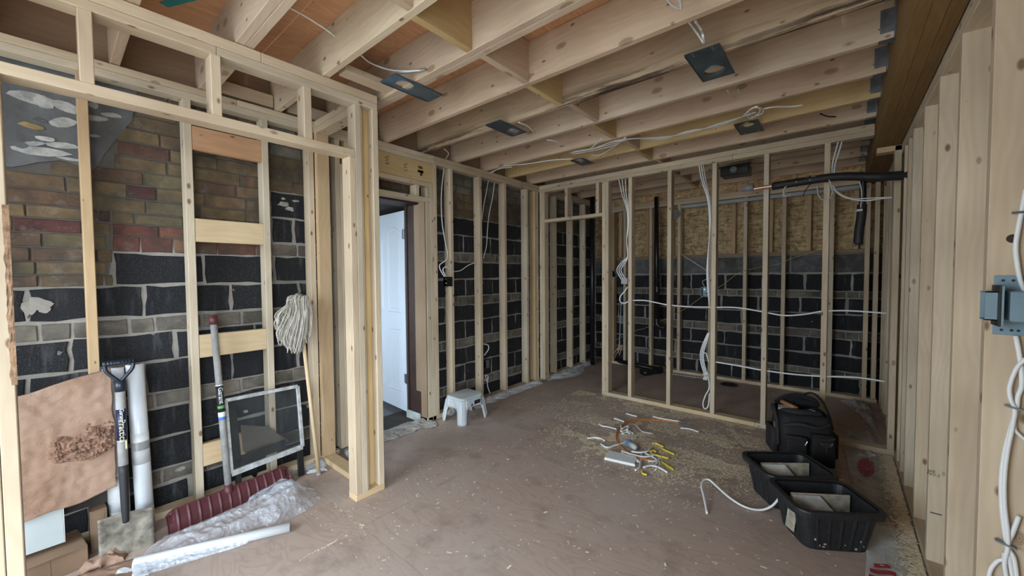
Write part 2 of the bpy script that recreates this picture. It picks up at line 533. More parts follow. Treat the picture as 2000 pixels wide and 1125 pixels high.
def text_vf(txt, size, M, ext=.0004):
    cu = bpy.data.curves.new('t', 'FONT'); cu.body = txt; cu.size = size; cu.extrude = ext; cu.align_x = 'CENTER'; cu.align_y = 'CENTER'; cu.resolution_u = 2
    ob = bpy.data.objects.new('t', cu); C.objects.link(ob)
    bpy.context.view_layer.update()
    me = bpy.data.meshes.new_from_object(ob.evaluated_get(bpy.context.evaluated_depsgraph_get()))
    V = [M @ v.co for v in me.vertices]; F = [tuple(p.vertices) for p in me.polygons]
    bpy.data.objects.remove(ob); bpy.data.curves.remove(cu); bpy.data.meshes.remove(me)
    return V, F


def nz(x, y, z, s=1.):
    return mnoise.noise(Vector((x * s, y * s, z * s)))


# ================================================================== SETTING
XL, XR = -2.87, .32          # front faces of the left and right stud walls
XM = -2.985                  # face of the left masonry
YP, YF, YM = 3.94, 5.43, 5.58   # partition, far stud wall, back masonry
ZT, ZJ, ZC = 2.445, 2.447, 2.682

floor = thing('floor', kind='structure')
for i, (x0, x1) in enumerate(((-3.36, -1.94), (-1.94, .46))):
    ys = (FRONT_Y, 1.04, 2.26, 3.48, 4.70, 5.6) if i else (FRONT_Y, -.18, 1.04, 2.6, 4.1, 5.6)
    for y0, y1 in zip(ys, ys[1:]):
        xx0 = x0 if i or y1 < 0 else -2.99
        add('plywood_sheet', bx(xx0 + .001, x1 - .001, y0 + .001, y1 - .001, -.018, 0 if i else -.0006), M_FLOOR, floor)
add('subfloor', bx(-3.36, .46, FRONT_Y, 5.75, -.10, -.018), M_VOID, floor)

# ---- ceiling: plywood deck, joists, blocking
ceil = thing('ceiling', kind='structure', loc=(FRONT_Y + .02, 2, ZJ))
for x0, x1 in ((-3.0, -2.45), (-2.45, -1.23), (-1.23, -.01), (-.01, .5)):
    for y0, y1 in ((FRONT_Y, .86), (.86, 3.30), (3.30, 5.6)):
        add('plywood_sheet', bx(x0 + .0015, x1 - .0015, y0 + .0015, y1 - .0015, ZC, ZC + .018), M_PLY, ceil)
JY = [(-.96, 1), (-.56, 1), (-.15, 1), (.27, 1), (.671, 2), (1.035, 1), (1.442, 2), (1.84, 1), (2.22, 1), (2.62, 1), (3.03, 1), (3.43, 1), (3.825, 1), (4.22, 1), (4.62, 1), (5.02, 1), (5.42, 1)]
for i, (yf, n) in enumerate(JY):
    for k in range(n):
        y1 = yf - .0385 * k
        kd = 'stain' if i in (8,) else R.choice(['joist', 'joist', 'pine', 'joist'])
        if i in (11,): kd = 'yellow'
        lumber('joist', -2.955, .175, y1 - .038, y1, ZJ, ZC - .001, ceil, kd)
bxs = [-1.30, -1.36, -1.20, -1.15, -1.36, -1.395, -1.38, -1.40, -1.345, -1.405, -1.37, -1.40, -1.36, -1.39, -1.38, -1.4]
for i in range(len(JY) - 1):
    y0 = JY[i][0] + .0005; y1 = JY[i + 1][0] - .0385 * JY[i + 1][1]
    X = bxs[i]
    lumber('blocking', X - .038, X, y0, y1, ZJ + .001, ZC - .003, ceil, ['yellow', 'yellow', 'joist', 'yellow'][i % 4] if i in (5, 10, 11, 2) else 'yellow' if i % 2 else 'joist')
lumber('nailer', -2.215, -2.177, 1.075, 1.40, ZT + .055, ZT + .093, ceil, 'yellow')
lumber('nailer', -2.16, -2.07, 1.075, 1.37, ZT + .02, ZT + .056, ceil, 'pine')
lumber('nailer', -2.93, -2.89, .70, .99, ZT + .02, ZT + .10, ceil, 'pine')
lumber('nailer', -2.93, -2.89, 1.08, 1.36, ZT + .02, ZT + .10, ceil, 'pine')
lumber('rim_board', -2.995, -2.957, FRONT_Y, 5.5, ZT + .012, ZC - .002, ceil, 'old')
# pencil-thin bits: a teal paint mark on the deck and printed stamps
add('paint_mark', xf(bx(-.11, .11, -.02, .02, -.0006, .0006), frame(onZ(352, 1, ZC - .0008), math.radians(25))), M_TEAL, ceil)
sp = onZ(866, 66, ZC - .0012)
add('stamp', join(*[xf(bx(-.012, .012, -.03 + .0, .03, -.0005, .0005), frame(sp + Vector((.005 * (q % 2), (q - 2.5) * .055, 0)), .35 * ((q * 7) % 3 - 1))) for q in range(6)]), M_INK, ceil)

# ---- walls behind the framing
def masonry_left():
    hole = (1.36, 2.236, 2.06)
    slab = join(bx(XM - .18, XM - .008, FRONT_Y, hole[0], -.1, 2.75), bx(XM - .18, XM - .008, hole[1], 5.75, -.1, 2.75), bx(XM - .18, XM - .008, hole[0], hole[1], hole[2], 2.75))
    w = add('wall_left', slab, M_MORTAR, kind='structure')
    pcs = []      # (y0,y1,z0,z1,kind)
    def row(z0, z1, y0, y1, kind, step, off):
        if kind == 'block':
            y = off
            while y > y0: y -= step
            while y < y1:
                a, b = max(y, y0), min(y + step, y1)
                if b - a > .04: pcs.append((a, b, z0, z1, 'block'))
                y += step
        else:
            y = y0 + R.uniform(-.12, 0)
            while y < y1:
                L = R.choice(step)
                a, b = max(y, y0), min(y + L, y1)
                if b - a > .025: pcs.append((a, b, z0, z1, kind))
                y += L
    Y0, Y1 = -.75, 5.45
    for z0, z1, o in ((-.03, .15, .1), (.235, .42, .31), (.42, .60, .12), (.685, .87, .326), (.87, 1.035, .055), (1.125, 1.304, .338)):
        row(z0, z1, Y0, Y1, 'block', .41, o)
    row(1.304, 1.487, .222, Y1, 'block', .39, .222)
    for z0, z1 in ((.15, .235), (.60, .685), (1.035, 1.125)):
        row(z0, z1, Y0, Y1, 'gbrick', (.21, .21, .105), 0)
    row(1.487, 1.575, .97, Y1, 'gbrick', (.21, .21, .105), 0)
    row(1.487, 1.575, .222, .97, 'redbrick', (.21, .21, .14), 0)
    row(1.575, 1.755, .98, Y1, 'block', .41, 1.128); row(1.755, 1.935, .98, Y1, 'block', .41, .98)
    pcs.append((.72, .98, 1.575, 1.705, 'block'))
    row(1.575, 1.64, .222, .72, 'redbrick', (.21, .24), 0); row(1.64, 1.705, .222, .72, 'brick', (.23, .21), 0)
    for a, b in ((1.304, 1.365), (1.365, 1.43), (1.43, 1.5), (1.5, 1.572), (1.572, 1.642), (1.642, 1.705)):
        row(a, b, Y0, .222, 'brick', (.22, .24, .12), 0)
    z = 1.705
    while z < 2.42:
        h = .077
        row(z, z + h, Y0, .98 if z < 1.935 else Y1, 'brick', (.22, .22, .12, .24), 0) if z < 1.93 else row(z, z + h, Y0, .98, 'brick', (.22, .22, .12, .24), 0)
        z += h
    z = 1.935
    while z < 2.42:
        row(z, z + .082, .98, Y1, 'gbrick' if z > 2.1 else 'brick', (.21, .21, .11), 0); z += .082
    lim = [(-.9, 1.86), (-.1, 1.87), (.05, 1.93), (.16, 1.90), (.25, 2.08), (.34, 2.25), (.40, 2.6)]
    def parge(y):
        for (a, za), (b, zb) in zip(lim, lim[1:]):
            if a <= y <= b: return za + (zb - za) * (y - a) / (b - a)
        return 9
    keep = []
    for p in pcs:
        y0, y1, z0, z1, k = p
        if y1 > hole[0] and y0 < hole[1] and z0 < hole[2] - .03:
            if y0 < hole[0] - .05: keep.append((y0, hole[0], z0, z1, k))
            if y1 > hole[1] + .05: keep.append((hole[1], y1, z0, z1, k))
            continue
        if (z0 + z1) / 2 > parge((y0 + y1) / 2): continue
        keep.append(p)
    return w, keep, lim


def piece(a0, a1, z0, z1, kind, plane, depth, axis):
    """one rough-edged block or brick; outline jittered, chamfered front; axis 'x' = faces +x at plane, 'y' = faces -y."""
    g = {'block': .010, 'gblock': .007, 'gbrick': .006}.get(kind, .0035)
    j = {'block': .006, 'gblock': .002, 'gbrick': .003}.get(kind, .002)
    a0 += g * R.uniform(.6, 1.5); a1 -= g * R.uniform(.6, 1.5); z0 += g * R.uniform(.6, 1.3); z1 -= g * R.uniform(.6, 1.3)
    n1 = 5 if a1 - a0 > .15 else 2
    n2 = 3 if z1 - z0 > .12 else 2
    o = [(a0 + (a1 - a0) * i / n1, z0) for i in range(n1)] + [(a1, z0 + (z1 - z0) * i / n2) for i in range(n2)] + [(a1 - (a1 - a0) * i / n1, z1) for i in range(n1)] + [(a0, z1 - (z1 - z0) * i / n2) for i in range(n2)]
    o = [(p + R.uniform(-j, j), q + R.uniform(-j, j)) for p, q in o]
    cx, cz = (a0 + a1) / 2, (z0 + z1) / 2
    inn = [(p - math.copysign(.004, p - cx), q - math.copysign(.004, q - cz)) for p, q in o]
    out = R.uniform(-.003, .004)
    def P(p, t):
        return (plane + t, p[0], p[1]) if axis == 'x' else (p[0], plane - t, p[1])
    n = len(o)
    V = [P(p, -depth) for p in o] + [P(p, out - .004) for p in o] + [P(p, out) for p in inn]
    F = [(k * n + i, k * n + (i + 1) % n, (k + 1) * n + (i + 1) % n, (k + 1) * n + i) for k in (0, 1) for i in range(n)] + [tuple(2 * n + i for i in range(n))]
    return V, F


MATK = {'block': M_BLOCK, 'brick': M_BRICK, 'gbrick': M_GBRICK, 'redbrick': M_REDBRICK, 'gblock': M_GBLOCK}
wl, pcs, lim = masonry_left()
pcs.sort(key=lambda p: ((p[0] + p[1]) / 2 - .2) ** 2 / ((p[1] - p[0]) * (p[3] - p[2]) * 60 + .3))
rest = {}
for i, p in enumerate(pcs):
    vf = piece(*p, XM, .03, 'x')
    if i < 300: add('block' if 'block' in p[4] else 'brick', vf, MATK[p[4]], wl)
    else: rest.setdefault(p[4], []).append(vf)
for k, l in rest.items():
    add('blockwork' if 'block' in k else 'brickwork', join(*l), MATK[k], wl, kind='stuff')
# cement render with rubble stones in the upper corner
pg = [(y, z + .01 * math.sin(y * 40)) for y, z in lim[:-1]]
pg = [(a[0] + (b[0] - a[0]) * t / 4, a[1] + (b[1] - a[1]) * t / 4 + R.uniform(-.012, .012)) for a, b in zip(pg, pg[1:]) for t in range(4)] + [(.36, 2.5), (-.9, 2.5)]
add('cement_render', prism(pg, 'x', XM - .02, XM + .004), M_RENDER, wl)
for (px, py, w_, h_, a, m) in [(62, 192, .17, .05, -.05, 0), (85, 200, .07, .055, -.6, 0), (128, 209, .10, .06, -.2, 0), (62, 247, .085, .028, -.12, 1), (78, 236, .05, .018, -.1, 2), (123, 240, .10, .05, .35, 0), (90, 272, .07, .026, 0, 0), (64, 281, .08, .022, .3, 0), (124, 285, .12, .032, .12, 0), (83, 296, .19, .045, .06, 0), (40, 284, .05, .03, 0, 2), (135, 311, .09, .016, .0, 0), (183, 206, .04, .035, 0, 0), (188, 232, .10, .03, .12, 0), (218, 226, .09, .025, .1, 0), (185, 266, .04, .014, .2, 0), (228, 205, .12, .03, -.15, 2)]:
    c = onX(px, py, XM)
    q = [(w_ / 2 * math.cos(t) * R.uniform(.8, 1.1), h_ / 2 * math.sin(t) * R.uniform(.8, 1.15)) for t in [k * math.pi / 4.5 for k in range(9)]]
    q = [(c.y + u * math.cos(a) - v * math.sin(a), c.z + u * math.sin(a) + v * math.cos(a)) for u, v in q]
    add('stone', prism(q, 'x', XM - .005, XM + .006 + R.uniform(0, .005)), [M_STONE, M_STONEY, M_RENDER][m], wl)

for px, py, w_, h_, m in ((554, 399, .085, .035, 0), (566, 408, .05, .035, 0), (577, 393, .05, .014, 0), (552, 388, .03, .02, 0), (57, 601, .045, .10, 1), (76, 594, .09, .07, 1), (88, 604, .04, .04, 1), (352, 915, .05, .03, 0), (480, 803, .03, .02, 0)):
    c = onX(px, py, XM)
    q = [(c.y + w_ / 2 * math.cos(t) * R.uniform(.6, 1.2), c.z + h_ / 2 * math.sin(t) * R.uniform(.6, 1.2)) for t in [k * math.pi / 6 for k in range(12)]]
    add('mortar_smear', prism(q, 'x', XM - .004, XM + .0065 + R.uniform(0, .003)), M_STONE if m == 0 else M_MORTAR, wl)
# back masonry with OSB above
wb = add('wall_back', join(bx(-3.2, .5, YM + .008, YM + .2, -.1, 1.56), bx(-3.2, .5, YM + .06, YM + .2, 1.56, 2.75)), M_MORTAR, kind='structure')
for z0, z1, kd, o in ((-.03, .02, 'gbrick', 0), (.02, .19, 'block', .1), (.19, .255, 'gbrick', 0), (.255, .43, 'block', -.18), (.43, .61, 'block', .02), (.61, .70, 'gbrick', 0), (.70, .885, 'block', -.2), (.885, 1.064, 'block', -.02), (1.064, 1.139, 'gbrick', 0), (1.139, 1.335, 'block', -.39), (1.345, 1.552, 'gblock', -.12)):
    x = -3.0 + o - .2
    while x < .45:
        L = R.choice((.21, .21, .105)) if kd == 'gbrick' else .41
        a, b = max(x, -2.98), min(x + L, .45)
        if b - a > .04: add('block' if 'block' in kd else 'brick', piece(a, b, z0, z1, kd, YM, .03, 'y'), MATK[kd], wb)
        x += L
for x0, x1 in ((-3.0, -1.78), (-1.78, -.56), (-.56, .46)):
    add('osb_panel', bx(x0 + .001, x1 - .001, YM + .04, YM + .052, 1.562, 2.7), M_OSB, wb)
lumber('sill_plate', -2.98, .4, YM - .05, YM + .039, 1.556, 1.594, wb, 'old')
for x in (-2.55, -2.14, -1.80, -1.05, -.66, -.30, .10):
    lumber('short_stud', x, x + .04, YM - .05, YM + .038, 1.595, 2.44, wb, 'tan')

# right side sheathing, studs
wr = add('wall_right', join(bx(.462, .50, ADDED_OPENING[1], 5.75, -.1, 2.75), bx(.462, .50, FRONT_Y, ADDED_OPENING[0], -.1, 2.75), bx(.462, .50, ADDED_OPENING[0], ADDED_OPENING[1], ADDED_OPENING[3], 2.75), bx(.462, .50, ADDED_OPENING[0], ADDED_OPENING[1], -.1, ADDED_OPENING[2])), WOOD['pine', 'z'], kind='structure')
RS = [1.726 + .403 * k for k in range(-6, 10)]
for i, y in enumerate(RS):
    if ADDED_OPENING[0] - .05 < y < ADDED_OPENING[1] - .01: continue
    lumber('stud', XR, .46, y, y + .038, .038, 2.20, wr, 'pine')
for y in (3.56, 3.62, 4.05, 4.30, 4.36, 4.9, 5.1):
    lumber('stud', XR + R.uniform(-.004, .01), .46, y, y + .038, .038, 2.20, wr, 'pine')
lumber('bottom_plate', XR, .46, ADDED_OPENING[1], 5.42, 0, .038, wr, 'pine')
lumber('top_plate', XR, .46, FRONT_Y, 5.42, 2.20, 2.238, wr, 'pine')
lumber('top_plate', XR, .46, FRONT_Y, 5.42, 2.239, 2.277, wr, 'pine')
add('infill', bx(.325, .46, FRONT_Y, 5.42, 2.278, 2.68), WOOD['pine', 'y'], wr)

# front wall (behind the camera) with the wide window opening
wf = thing('wall_front', kind='structure', loc=(-1.3, FRONT_Y, 0))
add('wall_panel', join(bx(-3.2, WIN[0], FRONT_Y - .12, FRONT_Y, -.1, 2.75), bx(WIN[1], .5, FRONT_Y - .12, FRONT_Y, -.1, 2.75), bx(WIN[0], WIN[1], FRONT_Y - .12, FRONT_Y, WIN[3], 2.75), bx(WIN[0], WIN[1], FRONT_Y - .12, FRONT_Y, -.1, WIN[2])), WOOD['pine', 'z'], wf)
w1 = thing('window_1', kind='structure', loc=(-1.3, FRONT_Y - .06, 1.1))
add('window_frame', join(*[bx(x, x + .05, FRONT_Y - .1, FRONT_Y - .03, WIN[2], WIN[3]) for x in (WIN[0], -1.67, WIN[1] - .05)], bx(WIN[0], WIN[1], FRONT_Y - .1, FRONT_Y - .03, WIN[2], WIN[2] + .05), bx(WIN[0], WIN[1], FRONT_Y - .1, FRONT_Y - .03, WIN[3] - .05, WIN[3])), M_TRIMW, w1)
add('ground_outside', join(bx(-14, 14, -16, FRONT_Y - .13, -.3, -.22), bx(.51, 14, FRONT_Y - .13, 8, -.3, -.22)), M_GROUND, kind='structure')

# hall behind the doorway
hl = thing('wall_hall', kind='structure', loc=(-4, 1.5, 0))
add('hall_wall', join(bx(-5.2, -5.1, .0, 2.75, -.1, 2.75), bx(-5.2, XM - .18, 2.62, 2.74, -.1, 2.75), bx(-5.2, -4.5, .1, .2, -.1, 2.75), bx(-3.5, -3.165, .1, .2, -.1, 2.75), bx(-4.5, -3.5, .1, .2, -.1, .8), bx(-4.5, -3.5, .1, .2, 2.1, 2.75)), M_HALL, hl)
add('hall_ceiling', bx(-5.2, -3.165, .1, 2.74, 2.4, 2.5), M_HALL, hl)
add('hall_floor', bx(-5.2, XM - .0, .1, 2.74, -.08, -.03), M_TILE, hl)
add('hall_darkness_slab', bx(-5.1, -3.17, .25, 2.55, 2.02, 2.06), M_VOID, hl)  # dark slab put in for the darkness at the top of the hall

# ================================================================== FRAMING
# long left stud wall
lw = thing('stud_wall', 'long left stud wall of pale lumber standing before the black block wall', 'stud wall', (XL, 2, 0))
XB = XL - .089
lumber('bottom_plate', XB, XL, FRONT_Y + .01, 1.37, 0, .038, lw, 'pine')
lumber('bottom_plate', XB, XL, 2.19, 5.40, 0, .038, lw, 'pine')
for y0, y1 in ((FRONT_Y + .01, 1.9), (1.9, 2.317), (2.317, 5.40)):
    lumber('top_plate', XB, XL, y0, y1 - .001, 2.366, 2.404, lw, 'pine')
for y0, y1 in ((FRONT_Y + .01, .78), (.78, 2.31), (2.31, 5.40)):
    lumber('top_plate', XB, XL, y0, y1 - .001, 2.405, 2.443, lw, 'pine')
for y, kd in ((-.7, 'pine'), (-.29, 'pine'), (.112, 'tan'), (.515, 'pine'), (.908, 'pine'), (1.194, 'pine'), (1.385, 'pine'), (2.296, 'pine'), (2.494, 'pine'), (2.89, 'pine'), (3.281, 'pine'), (3.683, 'pine'), (3.885, 'pine'), (4.29, 'pine'), (4.70, 'pine'), (5.06, 'pine')):
    lumber('stud', XB, XL, y, y + .038, .038, 2.366, lw, kd)
lumber('stud', XB, XL, 3.845, 3.883, .038, 2.366, lw, 'fresh')
for z, kd in ((2.088, 'red'), (1.555, 'fresh'), (.872, 'fresh'), (.222, 'fresh')):
    lumber('blocking', XL - .040, XL - .002, .554, .908, z, z + .135, lw, kd)
# doorway framing
lumber('trimmer_stud', XB, XL, 2.257, 2.295, 0, 2.188, lw, 'pine')
lumber('trimmer_stud', XB, XL, 2.205, 2.256, 0, 2.012, lw, 'pine')
lumber('trimmer_stud', XB, XL, 1.424, 1.462, .038, 2.188, lw, 'pine')
lumber('header', XB + .01, XL - .003, 1.462, 2.295, 2.190, 2.364, lw, 'yellow')
lumber('header_plate', XB, XL, 1.462, 2.257, 2.150, 2.188, lw, 'pine')
lumber('lintel', XB, XL, 1.462, 2.257, 2.013, 2.052, lw, 'pine')
for y in (1.74 - .042, 2.10, 2.218):
    lumber('cripple_stud', XB, XL, y, y + .038, 2.053, 2.149, lw, 'pine')
for (px, py, t, s) in ((756, 312, 'LVL', .05), (792, 326, 'LVL', .05)):
    c = onX(px, py, XL - .0025)
    add('stamp', text_vf(t, s, Matrix.Translation(c) @ Matrix(((0, 0, 1, 0), (0, -1, 0, 0), (1, 0, 0, 0), (0, 0, 0, 1)))), M_BRINK, lw)
c = onX(821, 330, XL - .0025)
add('scorch_mark', join(*[bx(c.x, c.x + .0008, c.y + R.uniform(-.035, .03), c.y + R.uniform(.0, .04), c.z + q, c.z + q + R.uniform(.008, .02)) for q in [R.uniform(-.06, .05) for _ in range(14)]]), M_BRINK, lw)

# closet front wall
XC = -2.18
cf = thing('stud_wall', 'closet front frame with open header and triple post in the foreground', 'stud wall', (XC, .6, 0))
xc0 = XC - .089
for y0, y1 in ((FRONT_Y + .02, .52), (.52, 1.323)):
    lumber('top_plate', xc0, XC, y0, y1 - .0015, 2.355, 2.393, cf, 'pine')
for y0, y1 in ((FRONT_Y + .02, .70), (.70, 1.324)):
    lumber('top_plate', xc0, XC, y0, y1 - .0015, 2.3945, 2.4425, cf, 'pine')
lumber('header', xc0, XC, -.127, 1.174, 2.042, 2.084, cf, 'pine')
for y in (.095, .495, .893):
    lumber('cripple_stud', xc0, XC, y, y + .039, 2.084, 2.355, cf, 'pine')
lumber('jack_stud', xc0, XC, 1.137, 1.174, .038, 2.042, cf, 'pine')
lumber('king_stud', xc0, XC, 1.175, 1.212, .038, 2.355, cf, 'pine')
lumber('filler_stud', xc0, XC - .052, 1.2135, 1.285, .038, 2.355, cf, 'yellow')
lumber('edge_strip', XC - .05, XC - .012, 1.2135, 1.227, .038, 2.35, cf, 'pine')
lumber('corner_stud', xc0, XC, 1.286, 1.324, .038, 2.355, cf, 'pine')
lumber('bottom_plate', xc0, XC, 1.135, 1.325, 0, .038, cf, 'fresh')
lumber('jack_stud', xc0, XC, -.127, -.088, 0, 2.042, cf, 'pine')
lumber('king_stud', xc0, XC, -.168, -.129, 0, 2.355, cf, 'pine')
def bark(u, v):
    z = .98 + .62 * u; y = -.0975 + .0145 * v
    return (XC + .0012 + .006 * abs(nz(z, v, 0, 24)) * math.sin(math.pi * min(1, u * 1.02)), y + (.004 * nz(z, 0, 0, 30) if v < .5 else 0), z)
add('bark_edge', grid(60, 4, bark), M_BARK, cf)
# closet end wall
ce = thing('stud_wall', 'short closet end frame between post and left wall', 'stud wall', (-2.55, 1.28, 0))
lumber('bottom_plate', XL + .001, xc0 - .001, 1.236, 1.324, 0, .038, ce, 'fresh')
lumber('stud', XL + .001, XL + .039, 1.236, 1.324, .0385, 2.355, ce, 'tan')
lumber('top_plate', XL + .001, xc0 - .001, 1.236, 1.324, 2.356, 2.398, ce, 'pine')
lumber('top_plate', XL + .001, xc0 - .001, 1.236, 1.324, 2.399, 2.441, ce, 'pine')

# partition
pw = thing('stud_wall', 'open stud partition crossing the far end of the room with a doorway', 'stud wall', (-1, YP, 0))
yb = YP + .089
for a, b in ((XL + .0, -.75), (-.75, .178)):
    lumber('top_plate', a, b - .001, YP, yb, 2.355, 2.393, pw, 'pine')
for a, b in ((XL + .0, -.72), (-.72, .178)):
    lumber('top_plate', a, b - .001, YP, yb, 2.394, 2.441, pw, 'pine')
for a, b in ((-2.02, -1.55), (-1.5501, -.55), (-.55, .33)):
    lumber('bottom_plate', a, b - .001, YP, yb, 0, .038, pw, 'fresh' if a < -1.5 and a > -1.6 else 'pine')
for k in range(5):
    x = -1.715 + .401 * k
    lumber('stud', x, x + .038, YP, yb, .038, 2.355, pw, 'pine')
lumber('stud', .285, .323, YP, yb, .038, 2.255, pw, 'pine')
lumber('beam_packer', .19, .325, YP, yb, 2.218, 2.2565, pw, 'fresh')
lumber('king_stud', -2.018, -1.98, YP, yb, .038, 2.355, pw, 'pine')
lumber('king_stud', -1.979, -1.941, YP, yb, .038, 2.355, pw, 'pine')
lumber('corner_stud', XL + .002, XL + .04, YP, yb, .038, 2.355, pw, 'pine')
lumber('corner_stud', XL + .041, XL + .079, YP, yb, .038, 2.355, pw, 'pine')
lumber('header', XL + .08, -2.019, YP, yb, 1.985, 2.023, pw, 'pine')
for x in (-2.50, -2.095):
    lumber('cripple_stud', x, x + .038, YP, yb, 2.023, 2.355, pw, 'pine')

# far stud wall in front of the back masonry
fwall = thing('stud_wall', 'dim far stud wall in front of the masonry below the strand board', 'stud wall', (-1.2, YF, 0))
lumber('bottom_plate', -2.78, .31, YF, YF + .089, 0, .038, fwall, 'pine')
lumber('top_plate', -2.86, .31, YF, YF + .089, 2.262, 2.300, fwall, 'pine')
lumber('top_plate', -2.86, .31, YF, YF + .089, 2.3005, 2.338, fwall, 'pine')
for x in (-2.77, -2.62, -2.437, -2.056, -1.674, -1.29, -.905, -.52, -.095, .19, .26):
    lumber('stud', x, x + .038, YF, YF + .089, .038, 2.262, fwall, 'pine' if x > -2.6 else 'tan')

# beam with joist hangers
bm_ = thing('ceiling_beam', 'dark brown laminated beam with grey joist hangers along the right ceiling', 'beam', (.25, 2, 2.258))
for k, (a, b) in enumerate(((.180, .224), (.2245, .2685), (.269, .316))):
    lumber('beam_ply', a, b, FRONT_Y, 5.5, 2.258 + .0006 * (k % 2), 2.68, bm_, 'beam', bev=.0015)
for yf, n in JY:
    y0 = yf - .0385 * n
    if yf < .3: continue
    h = [bx(.1745, .1795, y0 - .035, y0 - .002, ZJ, ZJ + .16), bx(.1745, .1795, yf + .002, yf + .035, ZJ, ZJ + .16),
         bx(.125, .1745, y0 - .0022, y0 - .0006, ZJ + .03, ZJ + .14), bx(.125, .1745, yf + .0006, yf + .0022, ZJ + .03, ZJ + .14),
         bx(.120, .1795, y0 - .0022, yf + .0022, ZJ - .0025, ZJ - .0006)]
    h += [xf(bx(-.014, .0, -.0025, .0025, -.002, .002), frame((.13 + .03 * q, y0 - .012, ZJ + .045 + .03 * q), 0, 0, .5)) for q in range(3)]
    ho = add('joist_hanger', join(*h), M_HANG, bm_)

# ================================================================== DOORWAY
d1 = thing('door_1', kind='structure', loc=(-3.26, 2.245, 0))
dy = 2.219
MD = frame((-3.205, dy, 0), math.radians(-4.5))
def dpart(name, x0, x1, y0, y1, z0, z1, m, p, bev=0.):
    return add(name, xf(bx(x0, x1, y0, y1, z0, z1), MD), m, p, bevel=bev)
leaf = dpart('door_leaf', -.78, 0, -.0175, .0175, .02, 1.97, M_DOOR, d1, .002)
for (x0, x1) in ((-.70, -.43), (-.33, -.08)):
    for (z0, z1, arch) in ((.20, .82, 0), (.98, 1.78, 1)):
        for (off, th, dep) in ((0, .018, .006), (.035, .010, .004)):
            a, b, c_, d_ = x0 + off, x1 - off, z0 + off, z1 - off
            def loopz(a, b, c_, d_):
                top = [(b + (a - b) * t / 10, d_ + (arch * .05 * math.sin(math.pi * t / 10) if arch else 0)) for t in range(11)]
                return [(a, c_), (b, c_)] + top
            o_, i_ = loopz(a, b, c_, d_), loopz(a + th, b - th, c_ + th, d_ - th)
            n = len(o_)
            V = [(p[0], -.0175, p[1]) for p in o_] + [(p[0] * .5 + q[0] * .5, -.0175 - dep, p[1] * .5 + q[1] * .5) for p, q in zip(o_, i_)] + [(p[0], -.0175, p[1]) for p in i_]
            F = [(k * n + i, k * n + (i + 1) % n, (k + 1) * n + (i + 1) % n, (k + 1) * n + i) for k in (0, 1) for i in range(n)]
            add('panel_moulding', xf((V, F), MD), M_DOOR, leaf, smooth=False)
for z in (.30, 1.70):
    hg = dpart('hinge', -.03, .008, -.021, -.0176, z, z + .09, M_GALV, d1)
    add('hinge_pin', tube([MD @ Vector((.006, -.022, z - .004)), MD @ Vector((.006, -.022, z + .094))], .006, 8, 1), M_GALV, hg)
t1 = thing('trim_1', kind='structure', loc=(-3.1, 2.2, 0))
add('door_jamb', bx(-3.19, -3.042, 2.198, 2.234, -.03, 2.04), M_DKFRAME, t1, bevel=.003)
add('door_stop', bx(-3.165, -3.145, 2.188, 2.1975, -.03, 2.0), M_DKFRAME, t1)
add('door_jamb', bx(-3.19, -3.042, 1.362, 1.39, -.03, 2.04), M_DKFRAME, t1, bevel=.003)
add('door_head', bx(-3.19, -2.975, 1.391, 2.197, 2.0, 2.04), M_DKFRAME, t1, bevel=.003)
lumber('jamb_lining', -3.0415, -2.962, 2.196, 2.234, .262, 1.999, t1, 'old')
add('jamb_base', bx(-3.0415, -2.962, 2.192, 2.234, -.005, .26), M_DKFRAME, t1, bevel=.002)
add('white_skirting', bx(-3.185, -2.968, 2.180, 2.1915, -.029, .058), M_SKIRT, t1, bevel=.003)
lumber('jamb_lining', -2.9605, -2.873, 2.190, 2.2045, .0, 2.012, t1, 'old')
# grey flex duct seen through the transom
add('air_duct', tube([(-3.25, 1.45, 2.19), (-3.25, 2.15, 2.17)], .085, 20, 1), M_GREYPL, label='dark grey duct seen through the gap over the door', cat='duct', smooth=True)

